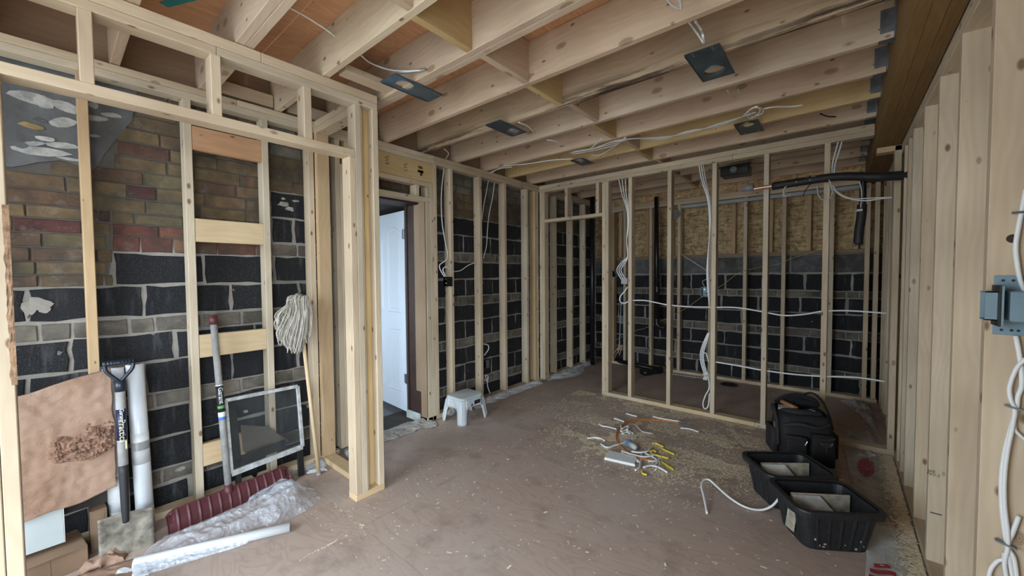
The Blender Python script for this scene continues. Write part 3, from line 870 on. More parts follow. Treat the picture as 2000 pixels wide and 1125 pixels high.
# ================================================================== CEILING FIXTURES, PIPES AND CABLES
def light_plate(x0, x1, y0, y1, hy, label, hr=.052, z=ZJ - .003):
    t = thing('light_mounting_plate', label, 'bracket', ((x0 + x1) / 2, (y0 + y1) / 2, z), 'recessed light plates under the joists')
    cx = (x0 + x1) / 2; n = 40
    ci = [(cx + hr * math.cos(2 * math.pi * k / n), hy + hr * math.sin(2 * math.pi * k / n)) for k in range(n)]
    ou = []
    for k in range(n):
        dx, dy_ = math.cos(2 * math.pi * k / n), math.sin(2 * math.pi * k / n)
        s = min([(x1 - cx) / abs(dx) if abs(dx) > 1e-6 else 9, ((y1 - hy) if dy_ > 0 else (hy - y0)) / abs(dy_) if abs(dy_) > 1e-6 else 9])
        ou.append((cx + dx * s, hy + dy_ * s))
    for q in ((x0, y0), (x1, y0), (x1, y1), (x0, y1)):       # sharp corners
        k = min(range(n), key=lambda i: (ou[i][0] - q[0]) ** 2 + (ou[i][1] - q[1]) ** 2); ou[k] = q
    V = [(p[0], p[1], zz) for zz in (z - .002, z) for p in ci + ou]
    F = []
    for k in range(n):
        l = (k + 1) % n
        F += [(k, l, n + l, n + k), (2 * n + k, 2 * n + l, 3 * n + l, 3 * n + k), (k, l, 2 * n + l, 2 * n + k), (n + k, n + l, 3 * n + l, 3 * n + k)]
    add('plate', (V, F), M_PLATE, t)
    rim = [(cx + (hr + .001) * math.cos(2 * math.pi * k / n), hy + (hr + .001) * math.sin(2 * math.pi * k / n)) for k in range(n)]
    add('collar', loft([[(p[0], p[1], zz) for p in rim] for zz in (z - .006, z + .012)], cap=False), M_GALV, t, solid=.002)
    far = y1 if hy - y0 < y1 - hy else y0
    for s in (-1, 1):
        yy = far - .03 * (1 if far == y1 else -1)
        add('slot', bx(cx + s * .045 - .004, cx + s * .045 + .004, yy - .022, yy + .022, z - .0028, z - .0021), M_GALV, t)
    for xx in (x0, x1):
        add('folded_edge', bx(xx - .001, xx + .001, y0 + .01, y1 - .01, z - .006, z - .002), M_PLATE, t)
    return t


light_plate(-2.005, -1.858, 1.236, 1.576, 1.346, 'bluish metal light plate beside the closet post, round hole at its near end')
light_plate(-2.002, -1.855, 2.082, 2.400, 2.318, 'dull metal light plate with round hole at mid left under stained joist')
light_plate(-2.005, -1.875, 3.262, 3.505, 3.335, 'smallest metal light plate near the far left corner of the ceiling')
light_plate(-.618, -.458, 2.085, 2.448, 2.344, 'largest dark metal light plate under the joists at upper right')
light_plate(-.620, -.466, 3.281, 3.575, 3.355, 'metal light plate just before the partition on the right', hr=.05)
light_plate(-.61, -.45, .93, 1.262, 1.02, 'dark metal light plate cut off by the top edge of the picture')


def cable(name, pts, r, mat, label, group=None, cat='cable', k=6):
    return add(name, tube(pts, r * .8, 8, k), mat, smooth=True, label=label, cat=cat, group=group)


def zz(z, *ps): return [onZ(p[0], p[1], z) for p in ps]
def xx(X, *ps): return [onX(p[0], p[1], X) for p in ps]
def yy(Y, *ps): return [onY(p[0], p[1], Y) for p in ps]


cable('ceiling_cable', zz(2.60, (562, 13), (600, 34), (640, 60), (674, 87)), .0055, M_WHITE, 'white cable sagging across the plywood between the first two near joists')
cable('ceiling_cable', zz(2.56, (705, 108), (722, 122), (752, 134)) + zz(2.47, (786, 139), (830, 137)), .0055, M_WHITE, 'white cable ending above the bluish plate beside the closet post')
cable('ceiling_cable', zz(2.47, (775, 143), (800, 141), (832, 135)), .007, M_GALV, 'short armoured cable end on the bluish plate beside the closet post')
cable('ceiling_cable', [onX(868, 318, -2.915) + Vector((0, 0, -.05))] + zz(2.46, (870, 312), (876, 300), (868, 291)), .006, M_WHITE, 'white cable curling up over the left wall plate beside the header')
cable('ceiling_cable', zz(2.437, (957, 339), (985, 325), (1030, 320), (1075, 313), (1118, 310)), .006, M_WHITE, 'white cable running from the left wall to the smallest light plate')
cable('ceiling_cable', zz(2.437, (950, 340), (975, 330), (1000, 326)), .006, M_WHITE, 'short white cable under the joist above the left wall plate')
for k, (dx, dy_) in enumerate(((0, 0), (2, 4), (-4, 2))):
    cable('ceiling_cable', zz(2.436 - .006 * k, (1117 + dx, 297 + dy_), (1160 + dx, 289 + dy_), (1196, 277 + 2 * dy_), (1232, 271), (1290, 268 + dy_), (1345, 260 - dy_), (1400, 243 + dy_), (1450, 228), (1476, 219)), .0055, M_WHITE if k < 2 else M_GREYC, ('upper', 'lower', 'grey')[k] + ' cable of the long bundle stapled under the joists', 'bundled white ceiling cables')
cable('ceiling_cable', zz(2.43, (1176, 270), (1150, 296), (1170, 303), (1200, 286), (1222, 268)), .0055, M_WHITE, 'white cable dipping towards the smallest light plate from the bundle')
cable('ceiling_cable', zz(2.43, (1452, 226), (1470, 211), (1488, 212), (1489, 221), (1470, 227), (1462, 217), (1478, 208), (1484, 218), (1466, 231), (1458, 224)), .006, M_WHITE, 'tangled coil of white cable under the right half of the joists')
cable('ceiling_cable', zz(2.436, (1490, 213), (1510, 209), (1545, 208), (1568, 205)), .006, M_WHITE, 'white cable leading right from the ceiling coil to a drilled joist')
cable('ceiling_cable', zz(2.46, (1300, -6), (1312, 10), (1328, 18)), .006, M_WHITE, 'thin white loop at the top edge near the cut off light plate')
cable('ceiling_cable', zz(2.45, (1326, -8), (1330, 8), (1331, 17)), .008, M_WHITE, 'thick white cable hanging at the top edge near the cut off light plate')
cable('ceiling_cable', zz(2.50, (1346, 44), (1360, 63)) + zz(2.45, (1374, 84)), .0055, M_WHITE, 'thin white cable dropping to the largest light plate')
cable('ceiling_cable', zz(2.50, (1358, 41), (1370, 58)) + zz(2.45, (1373, 70), (1376, 83)), .008, M_WHITE, 'thick white cable dropping to the largest light plate')
cable('ceiling_cable', zz(2.436, (1013, 239), (1030, 246), (1044, 259)), .006, M_WHITE, 'short cream cable end by the mid left light plate')
cable('ceiling_cable', zz(2.436, (1068, 273), (1085, 276), (1098, 284)), .005, M_WHITE, 'short cream cable end between the left light plates')
cable('ceiling_cable', zz(2.436, (1420, 176), (1430, 188), (1438, 191), (1443, 188), (1441, 174)), .005, M_GREYC, 'small hanging grey wire loop behind the largest light plate')
cable('ceiling_cable', zz(2.436, (1602, 222), (1615, 227), (1632, 228)), .006, M_BLACKP, 'short dark wire end near the beam hangers')

# cables stapled to the far left wall
cable('wall_cable', xx(-2.90, (867, 328), (862, 380), (863, 430), (869, 470), (874, 496)) + xx(-2.88, (871, 508), (859, 517), (860, 527), (869, 542)), .0065, M_WHITE, 'white cable down the first bay right of the door to the black box')
cable('wall_cable', xx(-2.86, (877, 525), (871, 521), (865, 527), (871, 540)), .0065, M_WHITE, 'white hook of cable over the black box on the left wall')
cable('wall_cable', xx(-2.92, (954, 352), (949, 380), (945, 400), (941, 430)), .006, M_WHITE, 'shorter white cable hanging from the left wall plate behind a stud')
cable('wall_cable', xx(-2.92, (966, 356), (962, 385), (955, 420), (952, 450), (950, 480), (944, 505)), .006, M_WHITE, 'longer white cable curving down the third bay of the left wall')
cable('wall_cable', xx(-2.92, (884, 531), (900, 528), (915, 518), (931, 512)), .006, M_WHITE, 'white cable crossing between two left wall studs')
cable('wall_cable', xx(-2.90, (945, 672), (953, 674), (954, 682), (946, 694)), .0075, M_WHITE, 'white cable loop above the small grey box low on the left wall')
cable('wall_cable', xx(-2.90, (946, 741), (951, 744), (948, 733), (953, 735), (952, 752), (957, 768)), .0065, M_WHITE, 'white cable tail behind the step stool at the left wall')
def ebox(name, c, sx, sy, sz, mat, label, inner=M_BLACKP):
    t = thing(name, label, 'electrical box', c)
    x, y, z = c
    add('box_shell', join(bx(x - sx, x + sx, y - sy, y + sy, z - sz, z - sz + .003), bx(x - sx, x + sx, y - sy, y + sy, z + sz - .003, z + sz), bx(x - sx, x - sx + .003, y - sy, y + sy, z - sz, z + sz), bx(x + sx - .003, x + sx, y - sy, y + sy, z - sz, z + sz), bx(x - sx, x + sx, y + sy - .003, y + sy, z - sz, z + sz) if sx >= sy else bx(x - sx, x - sx + .003, y - sy, y + sy, z - sz, z + sz)), mat, t)
    add('clamp', bx(x - sx * .5, x + sx * .5, y - sy * .6, y + sy * .6, z - sz * .5, z - sz * .2), inner, t)
    add('screw', bx(x - sx * .2, x + sx * .2, y - sy * .9, y - sy * .5, z + sz * .4, z + sz * .7), M_GALV, t)
    return t
pb = onX(875, 550, -2.85); ebox('switch_box', (pb.x, pb.y - .0, pb.z), .025, .034, .045, M_BLACKP, 'black switch box on the first stud right of the door', M_GREYPL)
pb = onX(950, 710, -2.9); ebox('outlet_box', (pb.x, pb.y, pb.z), .02, .025, .045, M_GALV, 'small grey outlet box low in the left wall')

# cables on the partition
for k in range(3):
    q = (k - 1) * 4
    cable('partition_cable', yy(YP - .006, (1215 + q * 1.6, 350), (1219 + q, 380), (1226 + q * .4, 410), (1227 + q * .3, 440), (1224, 470), (1226, 500), (1218 + q, 512), (1209 + q, 527), (1217 + q, 545)), .0065, M_WHITE, ('leftmost', 'middle', 'rightmost')[k] + ' white cable of the bundle feeding the grey connector block', 'cables at the first partition stud')
cb = onY(1221, 549, YP - .012)
cn = thing('connector_block', 'small grey cable connector block on the first partition stud', 'connector', cb)
add('clamp_body', bx(cb.x - .036, cb.x + .03, cb.y - .02, cb.y + .006, cb.z - .03, cb.z + .03), M_GREYC, cn, bevel=.003)
add('ridge', join(*[bx(cb.x - .037, cb.x + .031, cb.y - .024, cb.y - .02, cb.z - .024 + .017 * q, cb.z - .015 + .017 * q) for q in range(3)]), M_GREYPL, cn)
cable('partition_cable', yy(YP - .01, (1226, 560), (1219, 570), (1211, 580), (1212, 590), (1221, 592), (1229, 587)), .008, M_WHITE, 'white cable loop hanging under the connector block')
cable('partition_cable', yy(YP + .04, (1229, 587), (1260, 587), (1302, 595), (1345, 599), (1390, 600), (1440, 601), (1490, 609), (1530, 616), (1570, 614), (1608, 608), (1660, 607), (1732, 612)), .008, M_WHITE, 'upper white cable threaded through the partition studs')
cable('partition_cable', yy(YP + .04, (1392, 706), (1440, 714), (1490, 723), (1550, 731), (1608, 735), (1670, 737), (1728, 745)), .0085, M_WHITE, 'lower white cable threaded through the partition studs')
for k in range(3):
    q = (k - 1) * 4
    cable('partition_cable', yy(YP - .004, (1369 + q, 320), (1374 + q, 350), (1384 + q * .5, 390), (1387 + q * .4, 430), (1385, 470), (1382 + q * .3, 520), (1383 + q * .3, 560), (1386, 598)), .006, M_WHITE if k < 2 else M_GREYC, ('leftmost white', 'middle white', 'rightmost grey')[k] + ' cable of the long bundle down the third partition stud', 'cables at the third partition stud')
for k in range(3):
    q = (k - 1) * 3
    cable('partition_cable', yy(YP - .006, (1384 + q * .4, 650), (1376 + q, 672), (1371 + q, 690), (1372 + q, 708), (1378 + q, 728), (1383 + q, 738)), .0065, M_WHITE, ('leftmost', 'middle', 'rightmost')[k] + ' white cable bowing out low on the third partition stud', 'cables low on the third stud')
cable('partition_cable', yy(YP - .008, (1374, 690), (1379, 690), (1382, 700), (1385, 707)), .006, M_WHITE, 'small white branch cable low on the third stud')
cable('partition_cable', yy(YP - .008, (1384, 738), (1385, 758), (1378, 772), (1373, 788), (1376, 798), (1383, 793), (1386, 768)), .0075, M_WHITE, 'white cable loop dangling near the partition bottom plate')
cb = onY(1378, 733, YP - .012)
add('cable_clamp', join(*[xf(bx(-.02, .02, -.016, .012, -.012, .012), frame((cb.x + .01 * (q % 2), cb.y, cb.z + .02 * (q - 1.5)), 0, 0, .3 * q)) for q in range(4)]), M_GREYC, label='twisted grey clamp on the low cables of the third stud', cat='clamp', bevel=.002)
cable('partition_cable', yy(YP + .03, (1640, 268), (1632, 296), (1626, 320), (1625, 338)), .006, M_WHITE, 'inner white cable hanging over the black pipe beside the beam')
cable('partition_cable', yy(YP + .03, (1647, 268), (1640, 292), (1632, 318), (1629, 338)), .006, M_WHITE, 'outer white cable hanging over the black pipe beside the beam')
cable('partition_cable', yy(YP - .03, (1626, 368), (1640, 380), (1660, 388), (1690, 392), (1720, 388), (1742, 386)), .006, M_WHITE, 'lower slack white cable hanging under the black pipe')
cable('partition_cable', yy(YP - .02, (1626, 362), (1640, 378), (1665, 388), (1700, 387), (1742, 385)), .0055, M_WHITE, 'upper slack white cable hanging under the black pipe')
for lab, pts in (('grey wire loop tied round the black pipe on the left', ((1530, 385), (1533, 366), (1560, 352), (1590, 345), (1614, 348), (1622, 358), (1624, 366))), ('grey wire loop hanging from the black pipe by the fifth stud', ((1596, 362), (1598, 380), (1608, 391), (1620, 388), (1626, 375), (1622, 362))), ('thin grey wire loop near the copper pipe end', ((1560, 350), (1540, 360), (1530, 372), (1534, 384), (1545, 378)))):
    cable('wire_loop', yy(3.84, *pts), .0045, M_GREYC, lab)
cable('zip_tie', yy(3.83, (1578, 346), (1581, 360), (1573, 372), (1568, 384)), .004, M_BLACKP, 'black zip tie tail under the black insulated pipe', cat='zip tie')
eb = onY(1377, 570, 4.03); ebox('outlet_box', tuple(eb), .03, .03, .045, M_EBOX, 'teal outlet box at the third partition stud', M_BLACKP)
eb = onY(1202, 535, 5.39); ebox('outlet_box', tuple(eb), .03, .035, .048, M_EBOX, 'pale blue outlet box seen behind the first partition bay')
eb = onY(1210, 580, 5.39); ebox('outlet_box', tuple(eb), .025, .03, .045, M_EBOX, 'lower blue outlet box seen behind the first partition bay')
cable('wall_cable', yy(5.41, (1190, 670), (1241, 646), (1262, 640), (1330, 608), (1371, 580), (1412, 556), (1450, 530), (1520, 516), (1545, 505), (1600, 489)), .0042, M_DULLY, 'thin yellow cable slanting across the far wall')
cable('wall_cable', yy(5.41, (1330, 496), (1355, 512), (1375, 525), (1384, 535), (1380, 545), (1372, 550), (1377, 562)), .006, M_GREYC, 'grey cable drooping from the far wall to the teal box')
cable('wall_cable', yy(5.41, (1213, 590), (1212, 620), (1210, 660), (1208, 690)), .006, M_GREYC, 'grey cable hanging down the far left stud')
for k in range(3):
    cable('timber_strip', yy(5.39, (1195 + 7 * k, 694), (1212 + 2 * k, 675)), .008, WOOD['fresh', 'z'], ('left', 'middle', 'right')[k] + ' thin wood strip leaning in the far left corner', 'strips in the far corner', 'wood strip', k=2)

# black insulated line set, hanging tube, copper end
ls = thing('insulated_pipe', 'thick black insulated pipe crossing the partition from the right wall', 'pipe', (.0, 3.85, 2.05))
ppts = [(.405, 3.70, onX(1800, 344, .405).z)] + yy(3.86, (1720, 345), (1640, 345), (1570, 354), (1508, 364))
add('foam_sleeve', tube(ppts, .031, 14), M_FOAM, ls, smooth=True)
add('foam_sleeve', tube([p + Vector((0, .035, .012)) for p in ppts[1:]], .022, 12), M_FOAM, ls, smooth=True)
add('copper_tube', tube(yy(3.86, (1512, 363), (1490, 366), (1468, 370)), .014, 10), M_COPPER, ls, smooth=True)
add('end_cap', tube(yy(3.86, (1472, 365), (1449, 369)), [.032, .026], 10), M_GREYPL, ls, smooth=True)
for px, py in ((1556, 356), (1582, 352)):
    c = onY(px, py, 3.86); add('tie_band', tube([c + Vector((-.006, 0, 0)), c + Vector((.006, 0, 0))], .036, 14, 1), M_BLACKP, ls)
hp = thing('hanging_hose', 'black hose hanging from the pipe with a shiny metal end', 'hose', onY(1678, 410, 3.99))
add('hose', tube(yy(3.99, (1686, 350), (1686, 380), (1685, 408)), .020, 12), M_BLACKP, hp, smooth=True)
add('foam_sleeve', tube(yy(3.99, (1684, 400), (1682, 425), (1678, 450), (1676, 478)), .030, 12), M_FOAM, hp, smooth=True)
add('collar', tube(yy(3.99, (1681, 409), (1681, 413)), .031, 12, 1), M_GREYC, hp)
add('metal_end', tube(yy(3.985, (1669, 474), (1669, 482)), .014, 10, 1), M_CHROME, hp)
add('wire', tube(yy(3.96, (1678, 352), (1683, 375), (1681, 405)), .004, 6), M_GREYC, hp)
# drain pipes of the back room
dp = thing('drain_pipe', 'black vertical drain pipe against the far wall with an elbow below', 'pipe', onY(1282, 620, 5.38))
add('pipe', tube([onY(1282, 385, 5.37), onY(1283, 622, 5.37)], .030, 14, 1), M_BLACKP, dp, smooth=True)
e0 = onY(1283, 622, 5.37)
add('elbow', tube([e0, e0 + Vector((.0, 0, -.07)), e0 + Vector((.04, 0, -.11)), e0 + Vector((.12, 0, -.12))], .036, 12), M_BLACKP, dp, smooth=True)
add('coupling', tube([onY(1283, 560, 5.37), onY(1283, 570, 5.37)], .035, 14, 1), M_BLACKP, dp)
add('drain_pipe', tube([onX(1157, 376, -2.80) * 1.0, Vector((-2.80, onX(1157, 376, -2.80).y, .0))], .035, 14, 1), M_BLACKP, smooth=True, label='tall black drain pipe in the far left corner', cat='pipe')
fp = thing('floor_drain_pipe', 'black drain pipe with trap lying on the back room floor', 'pipe', (-2.2, 5.2, 0))
a, b = onZ(1185, 700, .04), onZ(1284, 722, .04)
add('pipe', tube([a, b], .034, 12, 1), M_BLACKP, fp, smooth=True)
c0 = onZ(1262, 728, .04); add('trap', tube([b + Vector((.02, 0, .03)), b + Vector((.05, -.02, .0)), b + Vector((.0, -.10, .0)), c0, c0 + Vector((-.07, .03, 0))], .040, 12), M_BLACKP, fp, smooth=True)
c = onZ(1424, 751, .004)
add('floor_drain', loft([[(c.x + r * math.cos(t * .2618), c.y + r * math.sin(t * .2618), h) for t in range(24)] for r, h in ((.095, .0), (.095, .010), (.075, .012), (.07, .002))]), M_BLACKP, smooth=False, label='black round drain collar in the back room floor', cat='drain')
tr = thing('cable_tray', 'ribbed metal strip lying along the far bottom plate', 'strip', onZ(1340, 733, 0))
a, b = onZ(1315, 730, .006), onZ(1375, 738, .006)
for q in range(12):
    p = a.lerp(b, q / 11); add('rung', xf(bx(-.012, .012, -.03, .03, -.005, .005), frame(p, .2)), M_GREYC, tr)
# pale rail under the far plates
add('wall_rail', join(bx(-1.62, .2, 5.395, 5.43, 2.205, 2.245)), M_PVCGREY, label='pale grey rail along the top of the far wall', cat='rail', bevel=.003)
add('junction_box', tube([onY(1317, 418, 5.36), onY(1317, 418, 5.40)], .065, 16, 1), M_BLACKP, label='round black fitting high on the far wall', cat='fitting')
jb = thing('fan_housing', 'black box fitted between joists behind the partition', 'fan', onY(1437, 337, 4.5))
a, b = onY(1411, 351, 4.5), onY(1466, 322, 4.5)
add('housing', bx(a.x, b.x, 4.40, 4.58, a.z + .012, b.z - .004), M_BLACKP, jb, bevel=.006)
add('duct_collar', tube([((a.x + b.x) / 2, 4.40, (a.z + b.z) / 2), ((a.x + b.x) / 2, 4.36, (a.z + b.z) / 2 + .005)], .03, 14, 1), M_GREYPL, jb)
add('bracket', bx(a.x - .02, b.x + .02, 4.395, 4.40, b.z - .012, b.z + .002), M_BLACKP, jb)
add('black_offcut', bx(-.75, .17, 4.12, 4.2, 2.395, 2.44), M_VOID, label='dark packing strip below the joists behind the partition', cat='strip')

# ================================================================== RIGHT WALL BOX AND CABLES
YB = 1.726
eb = thing('outlet_box', 'blue grey outlet box on bracket nailed to the near right stud', 'electrical box', (.36, YB - .03, 1.25))
def rp(px, py, Y=YB - .003): return onY(px, py, Y)
q0, q1 = rp(1942, 538), rp(1992, 656)
add('mounting_plate', bx(q0.x, q1.x + .02, YB - .004, YB - .001, q1.z, q0.z), M_EBOX, eb, bevel=.001)
for z in (q0.z - .014, q1.z + .014):
    for x in (q0.x + .016, q0.x + .034, q0.x + .046): add('screw_hole', tube([(x, YB - .0048, z), (x, YB - .0042, z)], .0035, 10, 1), M_LABELK, eb)
zc = (q0.z + q1.z) / 2; hz = .041
add('box_body', bx(.352, .46, YB - .062, YB - .0045, zc - hz, zc + hz), M_EBOX, eb, bevel=.003)
add('gasket', bx(.330, .3345, YB - .072, YB - .001, zc - hz - .014, zc + hz + .016), M_LABELK, eb, bevel=.001)
add('flange', bx(.3347, .339, YB - .072, YB - .001, zc - hz - .012, zc + hz + .014), M_EBOX, eb)
add('front_sleeve', join(bx(.308, .330, YB - .058, YB - .055, zc - .04, zc + .04), bx(.308, .330, YB - .012, YB - .009, zc - .04, zc + .04), bx(.308, .330, YB - .058, YB - .009, zc - .04, zc - .037), bx(.308, .330, YB - .058, YB - .009, zc + .037, zc + .04)), M_EBOX, eb)
add('wire_red', tube([(.325, YB - .03, zc + .015), (.318, YB - .025, zc + .012), (.318, YB - .02, zc + .005)], .003, 6), M_REDINK, eb)
add('wire_blue', tube([(.325, YB - .03, zc), (.318, YB - .024, zc - .004), (.318, YB - .02, zc - .01)], .004, 6), M_BLUEINK, eb)
YC = YB - .011
cable('wall_cable', [rp(2004, 370, YC), rp(1998, 400, YC), rp(1990, 440, YC), rp(1984, 480, YC), rp(1986, 510, YC), rp(1993, 548, YC), rp(2004, 575, YC)], .0065, M_WHITE, 'white cable above the blue grey box on the near right stud')
cable('wall_cable', [rp(1984, 656, YC), rp(1992, 700, YC), rp(1996, 750, YC), rp(1988, 775, YC), rp(1985, 800, YC), rp(1972, 845, YC), rp(1962, 885, YC), rp(1956, 930, YC), rp(1956, 980, YC), rp(1960, 1020, YC), rp(1966, 1060, YC), rp(1970, 1085, YC), rp(1980, 1140, YC)], .0065, M_WHITE, 'long white cable sagging down the near right stud below the box')
cable('wall_cable', [rp(2004, 700, YC - .006), rp(1985, 720, YC - .006), rp(1972, 755, YC - .006), rp(1974, 780, YC - .006), rp(1982, 800, YC - .006), rp(1978, 830, YC - .006), rp(1968, 880, YC - .006), rp(1962, 930, YC - .006), rp(1962, 985, YC - .006), rp(1968, 1040, YC - .006), rp(1968, 1070, YC - .006), rp(1962, 1100, YC - .006), rp(1968, 1140, YC - .006)], .006, M_WHITE, 'second white cable twisted with the long one on the near right stud')
cable('wall_cable', [rp(2004, 860, YC), rp(1992, 850, YC), rp(1982, 838, YC), rp(1980, 815, YC)], .005, M_WHITE, 'short white cable branch at the right picture edge')
cable('wall_cable', [rp(1990, 1008, YC), rp(1978, 1040, YC), rp(1968, 1066, YC), rp(1980, 1090, YC), rp(1986, 1130, YC)], .0065, M_WHITE, 'white cable knot crossing at the lower right edge')
cable('wall_cable', [rp(1930, 1135, YC), rp(1935, 1112, YC), rp(1948, 1096, YC), rp(1960, 1092, YC), rp(1962, 1080, YC)], .006, M_WHITE, 'white cable curling left at the bottom right corner')
for n_, (px, py) in enumerate(((1984, 797), (1964, 1062))):
    c = rp(px, py, YC - .004); add('cable_staple', xf(bx(-.020, .020, -.010, .006, -.0025, .0025), frame(c, 0, 0, .25)), M_GREYPL, label=('upper' if n_ == 0 else 'lower') + ' dark staple over the cables on the near right stud', cat='staple')
c = rp(1990, 415, YC - .003); add('cable_staple', bx(c.x - .012, c.x + .03, c.y - .006, c.y + .004, c.z - .003, c.z + .003), M_GALV, label='shiny metal strap over the cable above the blue grey box', cat='staple')
c = rp(1978, 466, YB - .0008); add('drilled_hole', tube([c + Vector((0, -.0006, 0)), c], .012, 16, 1), M_DKFRAME, wr)
# mill stamps on the third right stud
c = onY(1822, 922, RS[8] - .001)
for (px, py, s, t) in ((1819, 921, .018, 'SPF'), (1823, 927, .018, 'NO.2')):
    c = onY(px, py, RS[8] - .0006)
    add('mill_stamp', text_vf(t, s, Matrix.Translation(c) @ Matrix.Rotation(math.radians(90), 4, 'X')), M_INK, wr)
c = onY(1828, 1003, RS[8] - .0006); add('mill_stamp', bx(c.x - .018, c.x + .018, c.y - .0005, c.y, c.z - .003, c.z + .002), M_INK, wr)

# ================================================================== CLOSET CONTENTS
# white paper-wrapped roll leaning upright
rl = thing('wrapped_roll', 'tall white wrapped roll leaning upright behind the spade', 'roll', (-2.80, .275, 0))
ra, rb_ = Vector((-2.775, .287, .001)), Vector((-2.815, .272, .895))
add('roll', tube([ra, rb_], .036, 24, 1), M_ROLL, rl, smooth=True)
for t0, t1, m in ((.42, .55, M_PAPER), (.50, .60, M_WHITEINK), (.03, .16, M_PAPER)):
    add('tape_band', tube([ra.lerp(rb_, t0), ra.lerp(rb_, t1)], .0364, 24, 1), m, rl, smooth=True)
add('core', tube([rb_ + Vector((0, 0, -.01)), rb_ + Vector((-.0001, 0, .001))], .025, 16, 1), M_CARD, rl)
r2 = thing('wrapped_roll', 'second white roll standing behind the spade shaft', 'roll', (-2.82, .19, 0))
add('roll', tube([Vector((-2.815, .194, .001)), Vector((-2.826, .194, .888))], .040, 24, 1), M_ROLL, r2, smooth=True)
add('paper_wrap', tube([Vector((-2.817, .194, .16)), Vector((-2.8192, .194, .34))], .0405, 24, 1), M_PAPER, r2, smooth=True)

# insulation batt
def batt(u, v):
    y = -.30 + .480 * u; z = .300 + .045 * u - .03 + (.555 + .03 * u) * v
    z += (.02 * nz(y, 3, 0, 7) - .03 * (1 - u)) * v * v
    if v < .02: z += .02 * nz(y, 5, 0, 9)
    if u > .98: y += .015 * nz(z, 2, 0, 9)
    bul = math.exp(-((u - .78 - .1 * (v - .45)) ** 2 / .035 + (v - .47) ** 2 / .02))
    x = -2.700 + .010 * nz(y, z, 0, 6) + .004 * nz(y, z, 1, 30) + bul * .006 - .03 * v
    return (x, y, z)
NB = 130
fr = grid(NB, NB, batt)
NV = NB + 1
bk = [(-2.748 - .008 * ((i % NV) / NB), p[1], p[2]) for i, p in enumerate(fr[0])]
ring = [i * NV for i in range(NV)] + [NB * NV + j for j in range(1, NV)] + [i * NV + NB for i in range(NB - 1, -1, -1)] + list(range(NB - 1, 0, -1))
n = len(fr[0])
BF = fr[1] + [tuple(i + n for i in f) for f in fr[1]] + [(ring[i], ring[(i + 1) % len(ring)], n + ring[(i + 1) % len(ring)], n + ring[i]) for i in range(len(ring))]
ib = thing('insulation_batt', 'large torn pink tan insulation batt leaning in the closet', 'insulation', (-2.76, -.05, .30))
add('batt', (fr[0] + bk, BF), M_INSUL, ib, smooth=True)
def torn(u, v):
    y = -.075 + .258 * u; z = .48 + .24 * v - .05 * u
    e = max(0, 1 - ((u - .62) / .44) ** 2 - ((v - .5 + .12 * math.sin(u * 5)) / .36) ** 2 + .9 * nz(y, z, 3, 14))
    e = min(1, e * 2.2)
    x0 = batt(min(.97, (y + .30) / .480), min(.97, max(.03, (z - .275) / .57)))[0]
    lay = .5 - abs(nz(y * .55 + z * .5, z * 2.4, 4, 26)) + .45 * (.5 - abs(nz(y, z * 2.2, 9, 60))) + .25 * nz(y, z, 1, 120)
    return (x0 - .006 + e * (.010 + .030 * max(0, lay) * (.6 + .6 * u)), y + .012 * e * nz(y, z, 5, 30), z - .008 * e * lay)
add('torn_fibres', grid(110, 100, torn), M_TORN, ib, smooth=True)

def scrap(u, v, c=(-2.55, -.08), w=.60, d=.20, rot=.30, h=.012):
    a, b = (u - .5) * w, (v - .5) * d
    e = min(1, 4 * min(u, 1 - u) + .1) * min(1, 4 * min(v, 1 - v) + .1)
    x = c[0] + a * math.sin(rot) + b * math.cos(rot) + .03 * nz(u, v, 2, 4); y = c[1] + a * math.cos(rot) - b * math.sin(rot) + .03 * nz(u, v, 7, 4)
    return (x, y, .001 + e * (h + .02 * nz(x, y, 0, 9) + .022 * abs(nz(x, y, 3, 22)) + .008 * nz(x, y, 5, 60)) if e > .15 else .001)
add('insulation_scrap', grid(40, 26, scrap), M_INSUL, smooth=True, label='flat pink insulation scrap on the floor in the lower left', cat='insulation', solid=.004)
add('insulation_scrap', grid(24, 18, lambda u, v: scrap(u, v, (-2.645, .12), .15, .09, .25, .028)), M_INSUL, smooth=True, label='small lump of pink insulation at the spade blade', cat='insulation', solid=.003)

# white board and cardboard
wp = thing('white_board', 'white board leaning below the insulation batt', 'board', (-2.73, -.08, .12))
add('board', bx(-2.735, -2.722, -.26, .006, .128, .345), M_PANEL, wp, bevel=.001)
add('board_edge', bx(-2.7345, -2.7225, .0062, .0085, .128, .345), M_TRIMW, wp)
def carton(label, c, sx, sy, sz, rz, m=M_CARD):
    t = thing('cardboard_box', label, 'box', c); Mx = frame(c, rz)
    add('carton', xf(bx(-sx / 2, sx / 2, -sy / 2, sy / 2, 0, sz), Mx), m, t, bevel=.002)
    add('flap', xf(bx(-sx / 2 + .004, sx / 2 + .012, -sy / 2 + .004, sy / 2 - .004, sz + .001, sz + .004), Mx), m, t)
    add('tape_strip', xf(bx(sx / 2 + .0004, sx / 2 + .001, -.02, .02, 0.01, sz - .002), Mx), M_CARD, t)
carton('low flat cardboard box under the white board', (-2.76, -.07, 0), .20, .27, .10, .12)
carton('small brown cardboard box behind the low flat one', (-2.815, .118, 0), .07, .06, .205, .02)
add('dark_sheet', xf(bx(-.006, .006, -.10, .10, 0, .30), frame((-2.845, .06, .21), 0, 0, -.03)), M_VOID, label='dark panel below the insulation batt', cat='sheet')

